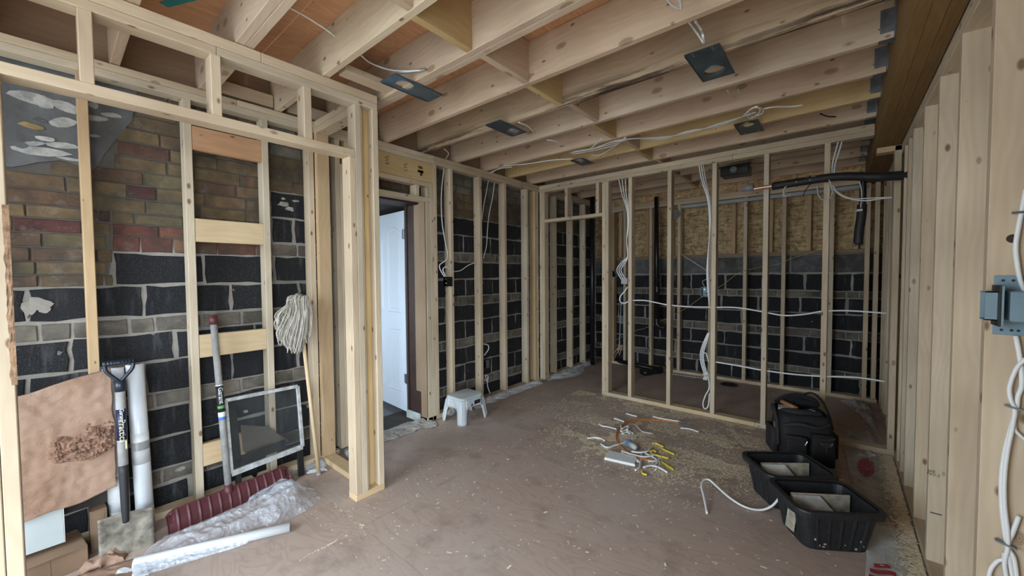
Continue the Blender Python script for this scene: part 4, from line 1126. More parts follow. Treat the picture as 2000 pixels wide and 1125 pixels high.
# spade with D handle
sp_ = thing('spade', 'square mouth spade with blue D handle leaning beside the insulation', 'spade', (-2.63, .205, 0))
n_ = Vector((-2.662, .203, .23)); tp = Vector((-2.698, .206, .80)); up = (tp - n_).normalized()
def blade(u, v):
    y = .108 + .193 * u + .002 * v; z = .008 + .19 * v - .025 * u
    x = -2.632 - .048 * v - .02 * math.cos((u - .5) * math.pi) * (.4 + .6 * v)
    if v > .9: x += .012 * (v - .9) * 10
    return (x, y, z)
add('blade', grid(16, 12, blade), M_STEEL, sp_, smooth=True, solid=.003)
add('socket', tube([Vector((-2.66, .204, .15)), n_, n_ + up * .20], [.012, .019], 14), M_FOAM, sp_, smooth=True)
sh = add('shaft', tube([n_ + up * .19, tp], .0185, 16, 1), M_GREYW, sp_, smooth=True)
lb0, lb1 = n_ + up * .325, n_ + up * .475
add('label_band', tube([lb0, lb1], .0190, 18, 1), M_NAVYLBL, sh, smooth=True)
add('label_stripes', join(*[tube([lb0 - up * .045 + Vector((.0145, .004 + .008 * q, 0)) * 1.0, lb0 - up * .004 + Vector((.0145, .004 + .008 * q, 0))], .0032, 6, 1) for q in (-1, 0, 1)]), M_CREAM, sh)
# lettering reads down the shaft, facing the room
side = Vector((0, 1, 0)); out_ = side.cross(up).normalized()
if out_.x < 0: out_ = -out_
tx = -up; ty = out_.cross(tx)
mid = (lb0 + lb1) / 2
Mt = Matrix(((tx.x, ty.x, out_.x, 0), (tx.y, ty.y, out_.y, 0), (tx.z, ty.z, out_.z, 0), (0, 0, 0, 1)))
def wrap_text(txt, size, center, rad, Mt=Mt):
    V, F = text_vf(txt, size, Matrix.Identity(4))
    o = []
    for v in V:
        a = v.y / rad
        o.append(center + tx * v.x + (ty * math.sin(a) + out_ * math.cos(a)) * (rad + .0006 + v.z))
    return o, F
add('lettering', wrap_text('Practica', .034, mid - up * .030, .0192), M_CREAM, sh)
add('lettering', wrap_text('Garant', .022, mid + up * .047, .0192), M_WHITEINK, sh)
hd = add('handle_socket', tube([tp - up * .01, tp + up * .045], [.021, .024], 14, 1), M_NAVY, sp_, smooth=True)
hw = .051
for s in (-1, 1):
    add('handle_arm', tube([tp + up * .035, tp + up * .06 + side * s * .02, tp + up * .095 + side * s * (hw - .006), tp + up * .130 + side * s * hw], .0085, 10), M_NAVY, hd, smooth=True)
gp = add('grip', tube([tp + up * .132 - side * (hw + .006), tp + up * .132 + side * (hw + .006)], .012, 14, 1), M_NAVY, hd, smooth=True)
for q in range(9):
    c = tp + up * .132 + side * (-hw + .012 * q + .003); add('grip_rib', tube([c - side * .0025, c + side * .0025], .0138, 12, 1), M_NAVY, hd)

# maroon snow shovel
sn = thing('snow_shovel', 'maroon snow shovel with grey wooden handle leaning in the closet', 'shovel', (-2.72, .65, 0))
sb = onX(447, 962, -2.735); st = onX(417, 630, -2.83)
def sblade(u, v):
    y = .355 + .62 * u; z = .002 + v * .100
    if u < .05 or u > .95: z *= (.80 if v > .5 else 1)
    x = -2.655 - .055 * v + .015 * math.sin(v * math.pi) - .065 * u + .006 * (1 if (u * 13) % 1 < .12 else 0)
    return (x, y, z)
bl = add('blade', grid(78, 8, sblade), M_MAROON, sn, smooth=False, solid=.003)
for q in range(1, 13):
    p0 = Vector(sblade(q / 13, .05)); p1 = Vector(sblade(q / 13, .95)); add('blade_rib', tube([p0 + Vector((.001, 0, 0)), (p0 + p1) / 2 + Vector((.006, 0, .0)), p1 + Vector((.001, 0, 0))], .0022, 6, 4), M_MAROON, bl)
add('blade_edge', tube([Vector(sblade(t / 20, 1)) for t in range(21)], .005, 6, 2), M_MAROON, bl)
uh = (st - sb).normalized()
add('socket', tube([sb - uh * .03, sb + uh * .05], [.026, .020], 14, 1), M_MAROON, sn, smooth=True)
sh2 = add('handle', tube([sb + uh * .03, st + uh * .002], .0175, 16, 1), M_GREYW, sn, smooth=True)
add('end_cap', tube([st - uh * .012, st + uh * .042], .0225, 16, 1), M_MAROON, sn, smooth=True)
L0, L1 = onX(427, 800, -2.79), onX(425, 748, -2.80)
d_ = (st - sb); f0 = lambda t: sb + d_ * t
add('label_band', tube([f0(.475), f0(.628)], .0181, 18, 1), M_LABELK, sh2, smooth=True)
add('label_ring', tube([f0(.628), f0(.634)], .0185, 18, 1), M_WHITEINK, sh2, smooth=True)
add('label_band_lower', tube([f0(.445), f0(.475)], .0181, 18, 1), M_WHITEINK, sh2, smooth=True)
add('label_band_green', tube([f0(.495), f0(.512)], .01822, 18, 1), M_GREENINK, sh2, smooth=True)
add('label_band_blue', tube([f0(.430), f0(.446)], .0182, 18, 1), M_BLUEINK, sh2, smooth=True)
up2 = d_.normalized(); out2 = side.cross(up2).normalized()
if out2.x < 0: out2 = -out2
V, F = text_vf('Garant', .034, Matrix.Identity(4)); tx2 = -up2; ty2 = out2.cross(tx2)
add('lettering', ([f0(.572) + tx2 * v.x + (ty2 * math.sin(v.y / .0183) + out2 * math.cos(v.y / .0183)) * (.0188 + v.z) for v in V], F), M_WHITEINK, sh2)

# string mop, head up
mp = thing('string_mop', 'string mop standing head up against the closet studs', 'mop', (-2.687, 1.137, 0))
mb = Vector((-2.687, 1.137, .001)); mt = Vector((-2.80, 1.085, 1.14))
add('handle', tube([mb, mt], .0125, 12, 1), WOOD['fresh', 'z'], mp, smooth=True)
add('handle_tip', tube([mb, mb.lerp(mt, .012)], .0155, 12, 1), M_GREYW, mp)
hc = Vector((-2.785, 1.085, 1.185))
add('mop_clamp', tube([hc + Vector((0, -.045, -.02)), hc + Vector((0, .03, -.02))], .016, 10, 1), M_GREYC, mp, smooth=True)
ms = []
for q in range(210):
    f = R.random(); a = R.uniform(-1, 1)
    ed = R.random()
    root = hc + Vector((R.uniform(-.02, .03), .012 + .030 * a, R.uniform(-.03, .035) * (1 - abs(a) * .4)))
    endy = hc.y - .055 + .085 * (a) + R.uniform(-.035, .02)
    endz = .83 + .16 * max(0, -a) * R.uniform(.4, 1) + R.uniform(0, .10) + (.05 if a > .6 else 0)
    mx = hc.x + R.uniform(.015, .06)
    top = Vector((root.x + .02, root.y * .6 + endy * .4 - .01, root.z + R.uniform(.0, .012)))
    ms.append(tube([root, top, Vector((mx + .005, (root.y * .4 + endy * .6) + R.uniform(-.012, .012), (root.z + endz) / 2 + .05)), Vector((mx, endy + R.uniform(-.01, .01), endz + .06)), Vector((mx - R.uniform(0, .02), endy + R.uniform(-.015, .015), endz))], .0034, 5, 4))
add('mop_strings', join(*ms), M_MOP, mp, smooth=True, kind='stuff')

# framed window pane leaning
wn = thing('window_sash', 'small worn aluminium window sash with dusty pane leaning on the studs', 'window', (-2.76, .87, 0))
TLp, TRp, BRp, BLp = onX(440, 782, -2.82), onX(581, 754, -2.82), onX(591, 872, -2.775), onX(452, 925, -2.755)
def bar(name, a, b, w_, d2, m, parent):
    ax = (b - a).normalized(); nrm = Vector((1, 0, .05)); sd = ax.cross(nrm).normalized(); nr = sd.cross(ax).normalized()
    V = [p + sd * (s * w_ / 2) + nr * (t * d2 / 2) for p in (a, b) for s, t in ((-1, -1), (1, -1), (1, 1), (-1, 1))]
    return add(name, (V, [(0, 1, 2, 3), (7, 6, 5, 4), (0, 4, 5, 1), (1, 5, 6, 2), (2, 6, 7, 3), (3, 7, 4, 0)]), m, parent, bevel=.002)
for a, b, w_ in ((TLp, TRp, .022), (TRp, BRp, .022), (BLp, TLp, .022), (BRp, BLp, .034)):
    bar('sash_bar', a, b, w_, .018, M_ALU, wn)
add('glass_pane', ([TLp, TRp, BRp, BLp], [(0, 1, 2, 3)]), M_GLASS, wn, solid=.003)
l0 = BRp + Vector((-.004, -.018, -.01)); bar('sash_leg', l0, Vector((l0.x + .02, l0.y + .0, .004)), .036, .02, M_BLACKP, wn)
l1 = BLp + Vector((-.01, .035, -.01)); bar('sash_leg', l1, Vector((l1.x + .02, l1.y + .0, .004)), .030, .02, M_BLACKP, wn)
bar('lower_rail', BLp.lerp(TLp, .12) + Vector((-.012, .05, 0)), BRp.lerp(TRp, .12) + Vector((-.012, -.10, 0)), .055, .012, M_BLACKP, wn)
bar('black_strip', TLp + Vector((-.012, .028, -.06)), BLp + Vector((-.012, .028, .05)), .055, .010, M_BLACKP, wn)
tri = [onX(470, 830, -2.84), onX(520, 833, -2.84), onX(566, 862, -2.84), onX(480, 886, -2.84), onX(475, 880, -2.84)]
add('tan_scrap_board', prism([(p.y, p.z) for p in tri], 'x', -2.848, -2.838), M_DKBRD, label='brown board scrap behind the dusty window pane', cat='board')
gl = [onX(487, 925, -2.85), onX(492, 905, -2.85), onX(505, 915, -2.85), onX(500, 935, -2.85)]
add('black_scrap', prism([(p.y, p.z) for p in gl], 'x', -2.862, -2.85), M_BLACKP, label='black scrap below the window sash', cat='scrap')

# polythene and tube
def poly(u, v):
    # axis from near left (low) to far right
    c = Vector((-2.50, .24, 0)).lerp(Vector((-2.48, 1.02, 0)), u)
    w_ = .30 - .10 * (1 - u) + .05 * nz(u, 0, 0, 5) + (.05 if u > .6 else 0)
    if u > .85: w_ *= 1 - .45 * ((u - .85) / .15) ** 2
    if u < .08: w_ *= .55 + .45 * u / .08
    x = c.x + (v - .5) * w_ * 1.0
    y = c.y + .04 * nz(u, v, 3, 6)
    e = max(0, math.sin(math.pi * min(max(v, 0), 1))) ** .6 * min(1, 6 * u + .15) * min(1, 5 * (1 - u) + .05)
    h = .030 + .05 * u + .05 * (.5 - abs(nz(x * 1.6, y * .7, 0, 8))) + .018 * (.5 - abs(nz(x - y, y, 5, 17)))
    if u > .55: h += .05 * math.exp(-((u - .8) / .15) ** 2)
    return (x, y, .003 + max(0, h * e))
add('plastic_sheet', grid(90, 36, poly), M_SHEET, smooth=True, label='crumpled clear plastic sheet heaped on the closet floor', cat='plastic sheet')
pt = thing('film_tube', 'shiny white film tube lying along the crumpled plastic sheet', 'tube', (-2.35, .5, 0))
a, b = onZ(262, 1101, .024), onZ(566, 1029, .024)
add('tube', tube([a, b], .024, 20, 1), M_ROLL, pt, smooth=True)
add('tube_core', tube([b - (b - a).normalized() * .004, b + (b - a).normalized() * .0015], .019, 16, 1), M_PANEL, pt)
add('film_skirt', grid(40, 6, lambda u, v: (lambda p: (p.x + .02 + .06 * v * (1 - u) + .004 * nz(p.y, v, 0, 12), p.y - .02 * v, .030 * (1 - v) + .003 + .006 * abs(nz(p.y, v, 2, 14))))(a.lerp(b, u * .72))), M_SHEET, pt, solid=.001)

def paper(name, pts, mat, label, cat='paper', z=.002, amp=.012, n=14, group=None, kind=None):
    """crumpled sheet: bilinear patch of four floor corners with relief"""
    A, B, D, E = [onZ(p[0], p[1], 0) if len(p) == 2 else Vector(p) for p in pts]
    def f(u, v):
        p = A.lerp(B, u).lerp(E.lerp(D, u), v)
        e = min(1, 5 * min(u, 1 - u, v, 1 - v) + .15)
        return (p.x + .01 * nz(u, v, p.x, 4), p.y + .01 * nz(u, v, p.y, 5), z + max(0, amp * (nz(p.x, p.y, 1, 11) + .6 * nz(p.x, p.y, 4, 27) + .5)) * e)
    return add(name, grid(n, n, f), mat, smooth=False, label=label, cat=cat, group=group, solid=.0008)
paper('paper_scrap', ((590, 905), (636, 899), (640, 921), (600, 926)), M_PAPER, 'crumpled white paper at the foot of the mop', amp=.03)
paper('paper_scrap', ((550, 922), (578, 910), (582, 922), (556, 937)), M_PAPER, 'white paper scrap behind the maroon blade', amp=.02)
paper('paper_scrap', ((672, 880), (684, 872), (686, 890), (678, 898)), M_PAPER, 'white paper scrap inside the closet end frame', amp=.03)
paper('paper_scrap', ((225, 1112), (290, 1108), (292, 1124), (215, 1130)), M_PAPER, 'white paper scrap at the bottom left edge', amp=.01)
# strip of wrap along the left wall base
pp = [(-2.862, 2.66), (-2.85, 3.0), (-2.86, 3.4), (-2.855, 3.85)]
add('wrap_strip', grid(60, 6, lambda u, v: (-2.866 + .085 * v * (1 + .4 * nz(u, 0, 0, 9)) + .01 * nz(u, v, 0, 12), 2.72 + 1.17 * u, .002 + .028 * (1 - v) * (1 + nz(u, v, 0, 14)) + .008 * abs(nz(u, v, 3, 30)))), M_PAPER, label='crumpled white wrap along the base of the left wall', cat='wrap', solid=.0008)
add('wrap_strip', grid(50, 10, lambda u, v: (-2.868 + (.06 + .17 * math.sin(math.pi * min(1, u * 1.25)) ** 1.5) * v + .01 * nz(u, v, 0, 9), 4.02 + 1.22 * u, .002 + .03 * (1 - v) * (1 + nz(u, v, 5, 12)) + .01 * abs(nz(u, v, 3, 22)))), M_PAPER, label='white wrap spread beyond the partition doorway', cat='wrap', solid=.0008)
add('wrap_strip', grid(40, 10, lambda u, v: (-3.0 + .04 * nz(u, v, 0, 6) + .17 * v + .08 * v * u, 1.50 + .72 * u, .002 + .018 * (1 + nz(u * 3, v * 1.5, 0, 3)) * math.sin(math.pi * v) + .01 * abs(nz(u * 4, v, 3, 8)))), M_DIRTY, label='dirty grey wrap bunched across the door threshold', cat='wrap', solid=.0008)
paper('paper_scrap', ((872, 806), (888, 797), (890, 808), (878, 815)), M_PAPER, 'white paper crumpled behind the step stool', amp=.05)

# printed house wrap along the right wall
hw1 = thing('house_wrap', 'white house wrap with red striped logo at the near right floor', 'wrap', (.2, 2.5, 0))
def sheetp(name, A, B, D, E, par, m=M_PAPER, amp=.006, n=20):
    A, B, D, E = [Vector((p[0], p[1], 0)) for p in (A, B, D, E)]
    def f(u, v):
        p = A.lerp(B, u).lerp(E.lerp(D, u), v)
        return (p.x + .008 * nz(p.y, u, 0, 6), p.y, .002 + amp * max(0, nz(p.x * 1.5, p.y * .6, 2, 14) + .35))
    return add(name, grid(n, n, f), m, par, solid=.0008)
sheetp('sheet', (.098, 2.08), (.315, 2.06), (.315, 2.86), (.13, 2.78), hw1)
hw2 = thing('house_wrap', 'dusty house wrap with red striped logo before the partition corner', 'wrap', (.2, 3.4, 0))
sheetp('sheet', (.10, 2.90), (.315, 2.92), (.31, 3.90), (.04, 3.86), hw2, M_DIRTY, .008)
def logo(par, cx, cy, rx, ry, rot, n=8):
    for k in range(n):
        t = -1 + (2 * k + 1) / n; hwid = rx * math.sqrt(max(0, 1 - t * t)); hh = ry / n * .62
        pts = []
        for i in range(9):
            u = -hwid + 2 * hwid * i / 8
            pts.append((u, t * ry + .12 * ry * math.sin(u / rx * 2.2)))
        poly_ = [(u, v + hh) for u, v in pts] + [(u, v - hh) for u, v in pts[::-1]]
        V, F = prism([(cx + u * math.cos(rot) - v * math.sin(rot), cy + u * math.sin(rot) + v * math.cos(rot)) for u, v in poly_], 'z', .0095, .0102)
        add('logo_stripe', (V, F), M_REDINK, par)
logo(hw2, .158, 3.58, .046, .165, .0, 9)
logo(hw1, .168, 2.28, .050, .15, .0, 6)
paper('paper_scrap', ((1674, 889), (1697, 880), (1712, 893), (1690, 893)), M_PAPER, 'folded white paper corner on the dusty house wrap', amp=.03)
paper('wrap_heap', ((1640, 783), (1700, 787), (1716, 850), (1668, 800)), M_DIRTY, 'dusty plastic wrap heaped in the back right corner', cat='wrap', amp=.05, n=26)
paper('wrap_heap', ((1655, 842), (1700, 845), (1722, 872), (1650, 868)), M_DIRTY, 'flat dusty paper behind the partition bottom plate', cat='wrap', amp=.03, n=20)

# ================================================================== STEP STOOL
def step_stool(M):
    t = thing('step_stool', 'pale grey plastic step stool near the left wall', 'stool', M.translation)
    W_, D_ = .235, .285; H_ = .225
    def per(s, z):
        f = (H_ - z) / H_
        w, d, r = W_ + .062 * f, D_ + .062 * f, .045
        L = [(w / 2 - r) * 2, (d / 2 - r) * 2]
        pts = rrect(w, d, r, z, 8)
        return pts
    N = len(per(0, 0))                                # 36 points: 4 corners x 9
    top = [per(0, H_), [(p[0] * .94, p[1] * .94, H_ + .006) for p in per(0, H_)]]
    V, F = loft([[(p[0], p[1], H_ - .012) for p in per(0, H_)], top[0], top[1]])
    add('seat', xf((V, F), M), M_STOOL, t, smooth=False)
    for c in range(4):                                # corner legs
        idx = range(c * 9, c * 9 + 9)
        zs = [0, .02, .06, .10, .14, .18, H_ - .012]
        rows = []
        for z in zs:
            ring_ = per(0, z); row_ = [Vector(ring_[i]) for i in idx]
            ext = .020 + .05 * max(0, (z - .09) / .1) ** 2 if z < .19 else .07
            p0, p1 = row_[0], row_[-1]
            n0 = (row_[0] - row_[1]).normalized(); n1 = (row_[-1] - row_[-2]).normalized()
            # flare out along the straight sides
            s0 = Vector((0, -1, 0)) if c == 0 else Vector((1, 0, 0)) if c == 1 else Vector((0, 1, 0)) if c == 2 else Vector((-1, 0, 0))
            s1 = Vector((-1, 0, 0)) if c == 0 else Vector((0, -1, 0)) if c == 1 else Vector((1, 0, 0)) if c == 2 else Vector((0, 1, 0))
            rows.append([p0 + s0 * ext] + row_ + [p1 + s1 * ext])
        m = len(rows[0]); V = [p for r_ in rows for p in r_]
        F = [(i * m + j, i * m + j + 1, (i + 1) * m + j + 1, (i + 1) * m + j) for i in range(len(rows) - 1) for j in range(m - 1)]
        lg = add('leg', xf((V, F), M), M_STOOL, t, smooth=True, solid=.004)
        g0 = [Vector(per(0, z)[c * 9 + 4]) * 1.0 for z in (.025, .19)]
        add('leg_rib', xf(tube([(p.x * 1.012, p.y * 1.012, p.z) for p in g0], .005, 6, 1), M), M_STOOL, lg)
    for k, (ax, L) in enumerate((('x', D_), ('y', W_), ('x', D_), ('y', W_))):
        s = 1 if k < 2 else -1
        def f(u, v):
            z1_ = H_ - .012; z0_ = .128 + .012 * (1 - (2 * u - 1) ** 2); z = z0_ + (z1_ - z0_) * v; ff = (H_ - z) / H_
            a = (u - .5) * (L - .08)
            o_ = ((W_ if ax == 'x' else D_) + .062 * ff) / 2 * s
            return (o_, a, z) if ax == 'x' else (a, o_, z)
        ap = add('apron', xf(grid(10, 4, f), M), M_STOOL, t, smooth=True, solid=.004)
        if k == 0:
            add('warning_label', xf(join(bx(W_ / 2 + .012, W_ / 2 + .0126, .0, .075, .155, .19)), M), M_LABELK, ap)
            add('warning_triangle', xf(prism([(-.045, .150), (-.020, .150), (-.030, .178)], 'x', W_ / 2 + .0125, W_ / 2 + .0131), M), M_LABELK, ap)
            add('label_square', xf(bx(W_ / 2 + .011, W_ / 2 + .0116, .085, .098, .165, .188), M), M_GREYPL, ap)
    return t
step_stool(frame((-2.690, 2.488, 0), math.radians(0)))

# ================================================================== TUBS, TOOL BAG
def tub(M, label, w=.36, d=.285, h=.205):
    t = thing('mixing_tub', label, 'tub', M.translation)
    ribs = []
    def ring_(z, inset=0.):
        f = z / h; ww, dd = w * (.80 + .2 * f) - inset * 2, d * (.80 + .2 * f) - inset * 2
        return rrect(ww, dd, .045, z, 6)
    zs = [0, .01, .07, .14, h]
    outer = [ring_(z) for z in zs]; inner = [ring_(max(z, .006), .006) for z in zs[::-1]]
    n = len(outer[0]); rings = outer + inner
    V, F = loft(rings, cap=False); F.append(tuple(range(n - 1, -1, -1))); F.append(tuple((len(rings) - 1) * n + j for j in range(n)))
    add('tub_body', xf((V, F), M), M_TUB, t, smooth=False)
    r1, r2, r3 = rrect(w + .004, d + .004, .047, h - .022, 6), rrect(w + .040, d + .040, .060, h - .022, 6), rrect(w + .044, d + .044, .062, h, 6)
    r4 = rrect(w - .004, d - .004, .043, h + .006, 6); r5 = rrect(w + .040, d + .040, .060, h + .006, 6)
    V, F = loft([r1, r2, r3, r5, r4], cap=False)
    add('rim', xf((V, F), M), M_TUB, t, smooth=False)
    for sx_, cnt in ((0, 5), (1, 4)):
        for s in (-1, 1):
            for k in range(cnt):
                u = -.5 + (k + .5) / cnt
                if sx_ == 0:
                    a = Vector((u * w * .66, s * (d * .40 + .001), .012)); b = Vector((u * w * .80, s * (d * .487), h - .03))
                else:
                    a = Vector((s * (w * .40 + .001), u * d * .62, .012)); b = Vector((s * (w * .487), u * d * .76, h - .03))
                add('rib', xf(tube([a, b], .007, 6, 1), M), M_TUB, t)
    for q in range(9):
        u, z = R.uniform(-.32, .32), R.uniform(.01, .07); f = z / h
        add('plaster_splash', xf(bx(u * w, u * w + R.uniform(.006, .02), -d * (.80 + .2 * f) / 2 - .0018, -d * (.80 + .2 * f) / 2 - .0004, z, z + R.uniform(.004, .012)), M), M_DUSTB, t)
    return t
MF = frame((-.048, 2.513, 0), math.radians(34)); MR = frame((-.222, 2.80, 0), math.radians(38))
tub(MF, 'near black plastic tub with plaster splashes on its side')
tub(MR, 'far black plastic tub in front of the tool bag')
for Mx, nm in ((MF, 'near'), (MR, 'far')):
    add('dusty_board', xf(bx(-.135, .150, .030, .040, .030, .198), Mx), M_DUSTB, label='dusty off white board standing upright inside the %s black tub' % nm, cat='board', bevel=.002)
    poly_ = [(-.145, -.05), (.03, -.05), (.10, -.05), (.005, .10), (-.145, .10)]
    add('dusty_wedge', xf(prism([(-.140, .02), (.10, .02), (.075, .10), (-.005, .200), (-.138, .200)], 'y', -.012, -.002), Mx @ frame((0, -.018, 0), 0, math.radians(-12))), M_WEDGE, label='tilted off white wedge piece inside the %s black tub' % nm, cat='board', bevel=.002)
add('tub_sticker', xf(xf(bx(-.028, .028, -.0006, .0006, -.045, .045), Matrix.Identity(4)), MF @ frame((-.178, -.045, .10), math.radians(-80), math.radians(-8))), M_DUSTB, label='torn white sticker on the left side of the near tub', cat='sticker')
c1 = [onZ(1381, 1003, .006), onZ(1375, 972, .03), onZ(1370, 950, .05), onZ(1374, 938, .06), onZ(1385, 937, .06), onZ(1400, 950, .045), onZ(1425, 972, .025), onZ(1455, 990, .012), onZ(1485, 996, .012), onZ(1508, 988, .05), onZ(1524, 970, .12)]
cable('floor_cable', c1, .0078, M_WHITE, 'long white cable snaking on the floor to the near black tub')

tb = thing('tool_bag', 'black open tool bag behind the tubs', 'bag', (-.205, 3.52, 0))
MB = frame((-.205, 3.53, 0), math.radians(20))
def bagring(z, w, d, r=.05): return [Vector(p) + Vector((.008 * nz(p[0], p[1], z, 14), .008 * nz(p[1], z, p[0], 14), 0)) for p in rrect(w, d, r, z, 5)]
rg = [bagring(0, .285, .26, .04), bagring(.02, .30, .275), bagring(.12, .315, .29), bagring(.22, .32, .285), bagring(.30, .31, .25), bagring(.335, .295, .225)]
inn = [[p * .0 + Vector((p.x * .93, p.y * .9, p.z)) for p in r_] for r_ in (rg[5], rg[4], rg[3])]
V, F = loft(rg + inn, cap=True)
add('bag_body', xf((V, F), MB), M_BAG, tb, smooth=True)
for (x, w_, z0, z1, dd) in ((-.075, .13, .03, .20, .05), (.075, .14, .02, .23, .06)):
    pr = [[(x + p[0], -.145 - dd / 2 + p[1], p[2]) for p in rrect(w_ * (1.0 if k != 2 else .92), dd, .018, z, 4)] for k, z in enumerate((z0, z0 + .05, z1))]
    pk = add('pocket', xf(loft(pr), MB), M_BAG if x > 0 else M_BAG2, tb, smooth=True)
    add('pocket_trim', xf(tube([(x - w_ / 2 + .01, -.148 - dd, z1 - .012), (x, -.153 - dd, z1 - .020), (x + w_ / 2 - .01, -.148 - dd, z1 - .008)], .005, 6), MB), M_BAG2, pk)
for s in (-1, 1):
    pr = [[(s * (.16 + .02) + p[0], p[1], p[2]) for p in rrect(.045, .18, .018, z, 4)] for z in (.04, .12, .20)]
    add('side_pocket', xf(loft(pr), MB), M_BAG2, tb, smooth=True)
add('bag_flap', xf(grid(12, 8, lambda u, v: (-.14 + .28 * u + .012 * nz(u, v, 0, 5), .11 - .03 * v, .325 + .115 * v * math.sin(math.pi * (.15 + .7 * u)) + .02 * nz(u, v, 3, 4))), MB), M_BAG, tb, smooth=True, solid=.010)
add('carry_strap', xf(tube([(.0, .10, .33), (.04, .10, .42), (.09, .06, .455), (.13, .0, .41), (.155, -.05, .32), (.165, -.08, .24)], .016, 8, 6, .35), MB), M_BAG, tb, smooth=True)
add('carry_strap', xf(tube([(-.155, .09, .30), (-.17, .05, .35), (-.175, -.03, .33), (-.172, -.09, .24), (-.168, -.10, .1)], .014, 8, 6, .4), MB), M_BAG2, tb, smooth=True)
add('inner_roll', xf(tube([(-.13, -.02, .315), (-.02, -.06, .33), (.11, -.03, .32)], .032, 10), MB), M_BAG2, tb, smooth=True)
add('front_strap', xf(tube([(-.14, -.135, .26), (-.05, -.165, .285), (.05, -.165, .27), (.14, -.12, .29)], .013, 8, 6), MB), M_BAG2, tb, smooth=True)
add('clip', xf(join(tube([(.055, -.217, .195), (.055, -.217, .18), (.075, -.217, .168), (.10, -.217, .168), (.115, -.217, .18), (.115, -.217, .195)], .003, 6), tube([(.053, -.217, .186), (.117, -.217, .181)], .003, 6, 1), tube([(.085, -.217, .168), (.085, -.217, .13)], .003, 6, 1)), MB), M_CHROME, tb)
add('zip_pull', xf(tube([(-.02, -.205, .185), (-.035, -.208, .155)], .005, 6, 1), MB), M_CHROME, tb)
add('label_patch', xf(bx(-.1705, -.169, -.05, .0, .16, .24), MB), M_GREYPL, tb)
wt = thing('hand_tool', 'wood handled tool lying on top of the black tool bag', 'tool', MB @ Vector((-.07, .03, .345)))
add('tool_handle', xf(tube([(-.105, .075, .372), (-.025, -.01, .348)], .016, 8, 1, .6), MB), M_ORWOOD, wt, smooth=True)
add('tool_head', xf(prism([(-.15, -.03), (-.03, .0), (-.05, .06), (-.13, .05)], 'z', .338, .350), MB), M_GREYC, wt)
add('pliers', xf(join(tube([(.0, -.05, .345), (.06, -.02, .352)], .008, 6, 1), tube([(.0, -.04, .35), (.07, -.05, .352)], .008, 6, 1)), MB), M_GREYPL, label='grey plier handles in the mouth of the tool bag', cat='tool')

# ================================================================== OFFCUTS ON THE FLOOR
def fz(pts, z=.006): return [onZ(p[0], p[1], z) for p in pts]
def cpx(x, y): return (1100 + x / 5.625, 760 + y / 5.625)       # measured on an enlarged view
W = 'white cable offcuts in the pile'
off = [([(690, 268), (750, 285), (812, 300)], 'straight white cable offcut farthest back in the pile'),
       ([(558, 322), (610, 335), (670, 360)], 'short white cable offcut at the head of the orange arc'),
       ([(395, 380), (430, 405), (500, 415), (585, 440)], 'bent white cable offcut left of the orange arc'),
       ([(265, 540), (350, 532), (420, 545), (458, 568)], 'white cable offcut farthest left of the pile'),
       ([(1290, 427), (1390, 438), (1488, 470)], 'lone white cable offcut to the right of the pile'),
       ([(985, 300), (1060, 320), (1180, 340), (1290, 358)], 'white offcut lying along the orange arc'),
       ([(1000, 305), (1070, 310), (1110, 300), (1118, 282)], 'hooked white wire by the end of the orange arc'),
       ([(630, 395), (640, 430), (632, 460)], 'stubby upright white offcut in the middle clump'),
       ([(640, 440), (690, 410), (720, 415), (700, 440)], 'curled white offcut in the middle clump'),
       ([(640, 470), (690, 450), (770, 488)], 'white offcut on top of the middle clump'),
       ([(650, 490), (700, 470), (735, 490)], 'lowest white offcut of the middle clump'),
       ([(790, 385), (830, 430), (880, 470), (980, 488)], 'thin white wire trailing right of the middle clump'),
       ([(410, 600), (480, 640), (560, 620), (690, 580), (820, 530)], 'long pale blue white strip across the pile'),
       ([(640, 680), (760, 720), (900, 745), (1030, 715)], 'long white offcut under the orange arc'),
       ([(750, 685), (830, 695), (930, 680), (950, 640)], 'white offcut bowed beneath the blue cap'),
       ([(900, 705), (1000, 755), (1035, 800), (1000, 840)], 'white offcut looping beside the yellow pieces'),
       ([(810, 770), (845, 810), (835, 860), (790, 890)], 'white offcut curling round the end of the white cover'),
       ([(880, 860), (960, 840), (1050, 860), (1145, 915)], 'arched white offcut nearest the camera'),
       ([(930, 790), (1000, 790), (1060, 760), (1100, 735)], 'white offcut crossing toward the yellow pieces'),
       ([(640, 700), (700, 735), (790, 760), (820, 800)], 'white offcut along the top of the white cover'),
       ([(1050, 780), (1060, 830), (1010, 890)], 'short white wire end by the arched offcut'),
       ([(860, 710), (860, 760), (845, 800)], 'short white stub across the orange arc')]
for k, (pts, lab) in enumerate(off):
    cable('cable_offcut', fz([cpx(*p) for p in pts], .008 + .005 * (k % 3)), .0082 if 'thin' not in lab and 'wire' not in lab else .005, M_WHITE, lab, W, 'cable offcut', k=4)
for pts, lab in (([(980, 600), (1020, 595), (1100, 635)], 'bent yellow cable offcut at the top of the yellow group'), ([(1085, 655), (1150, 685), (1220, 715)], 'yellow cable offcut farthest right'), ([(960, 710), (1050, 735), (1160, 760)], 'middle yellow cable offcut'), ([(1080, 795), (1150, 845), (1210, 885)], 'lowest straight yellow cable offcut'), ([(958, 690), (990, 675), (1020, 690)], 'small yellow offcut crossing the white ones'), ([(860, 900), (880, 930), (920, 938)], 'little yellow offcut nearest the camera')):
    cable('cable_offcut', fz([cpx(*p) for p in pts], .010), .0088, M_YELLOW, lab, 'yellow cable offcuts in the pile', 'cable offcut', k=4)
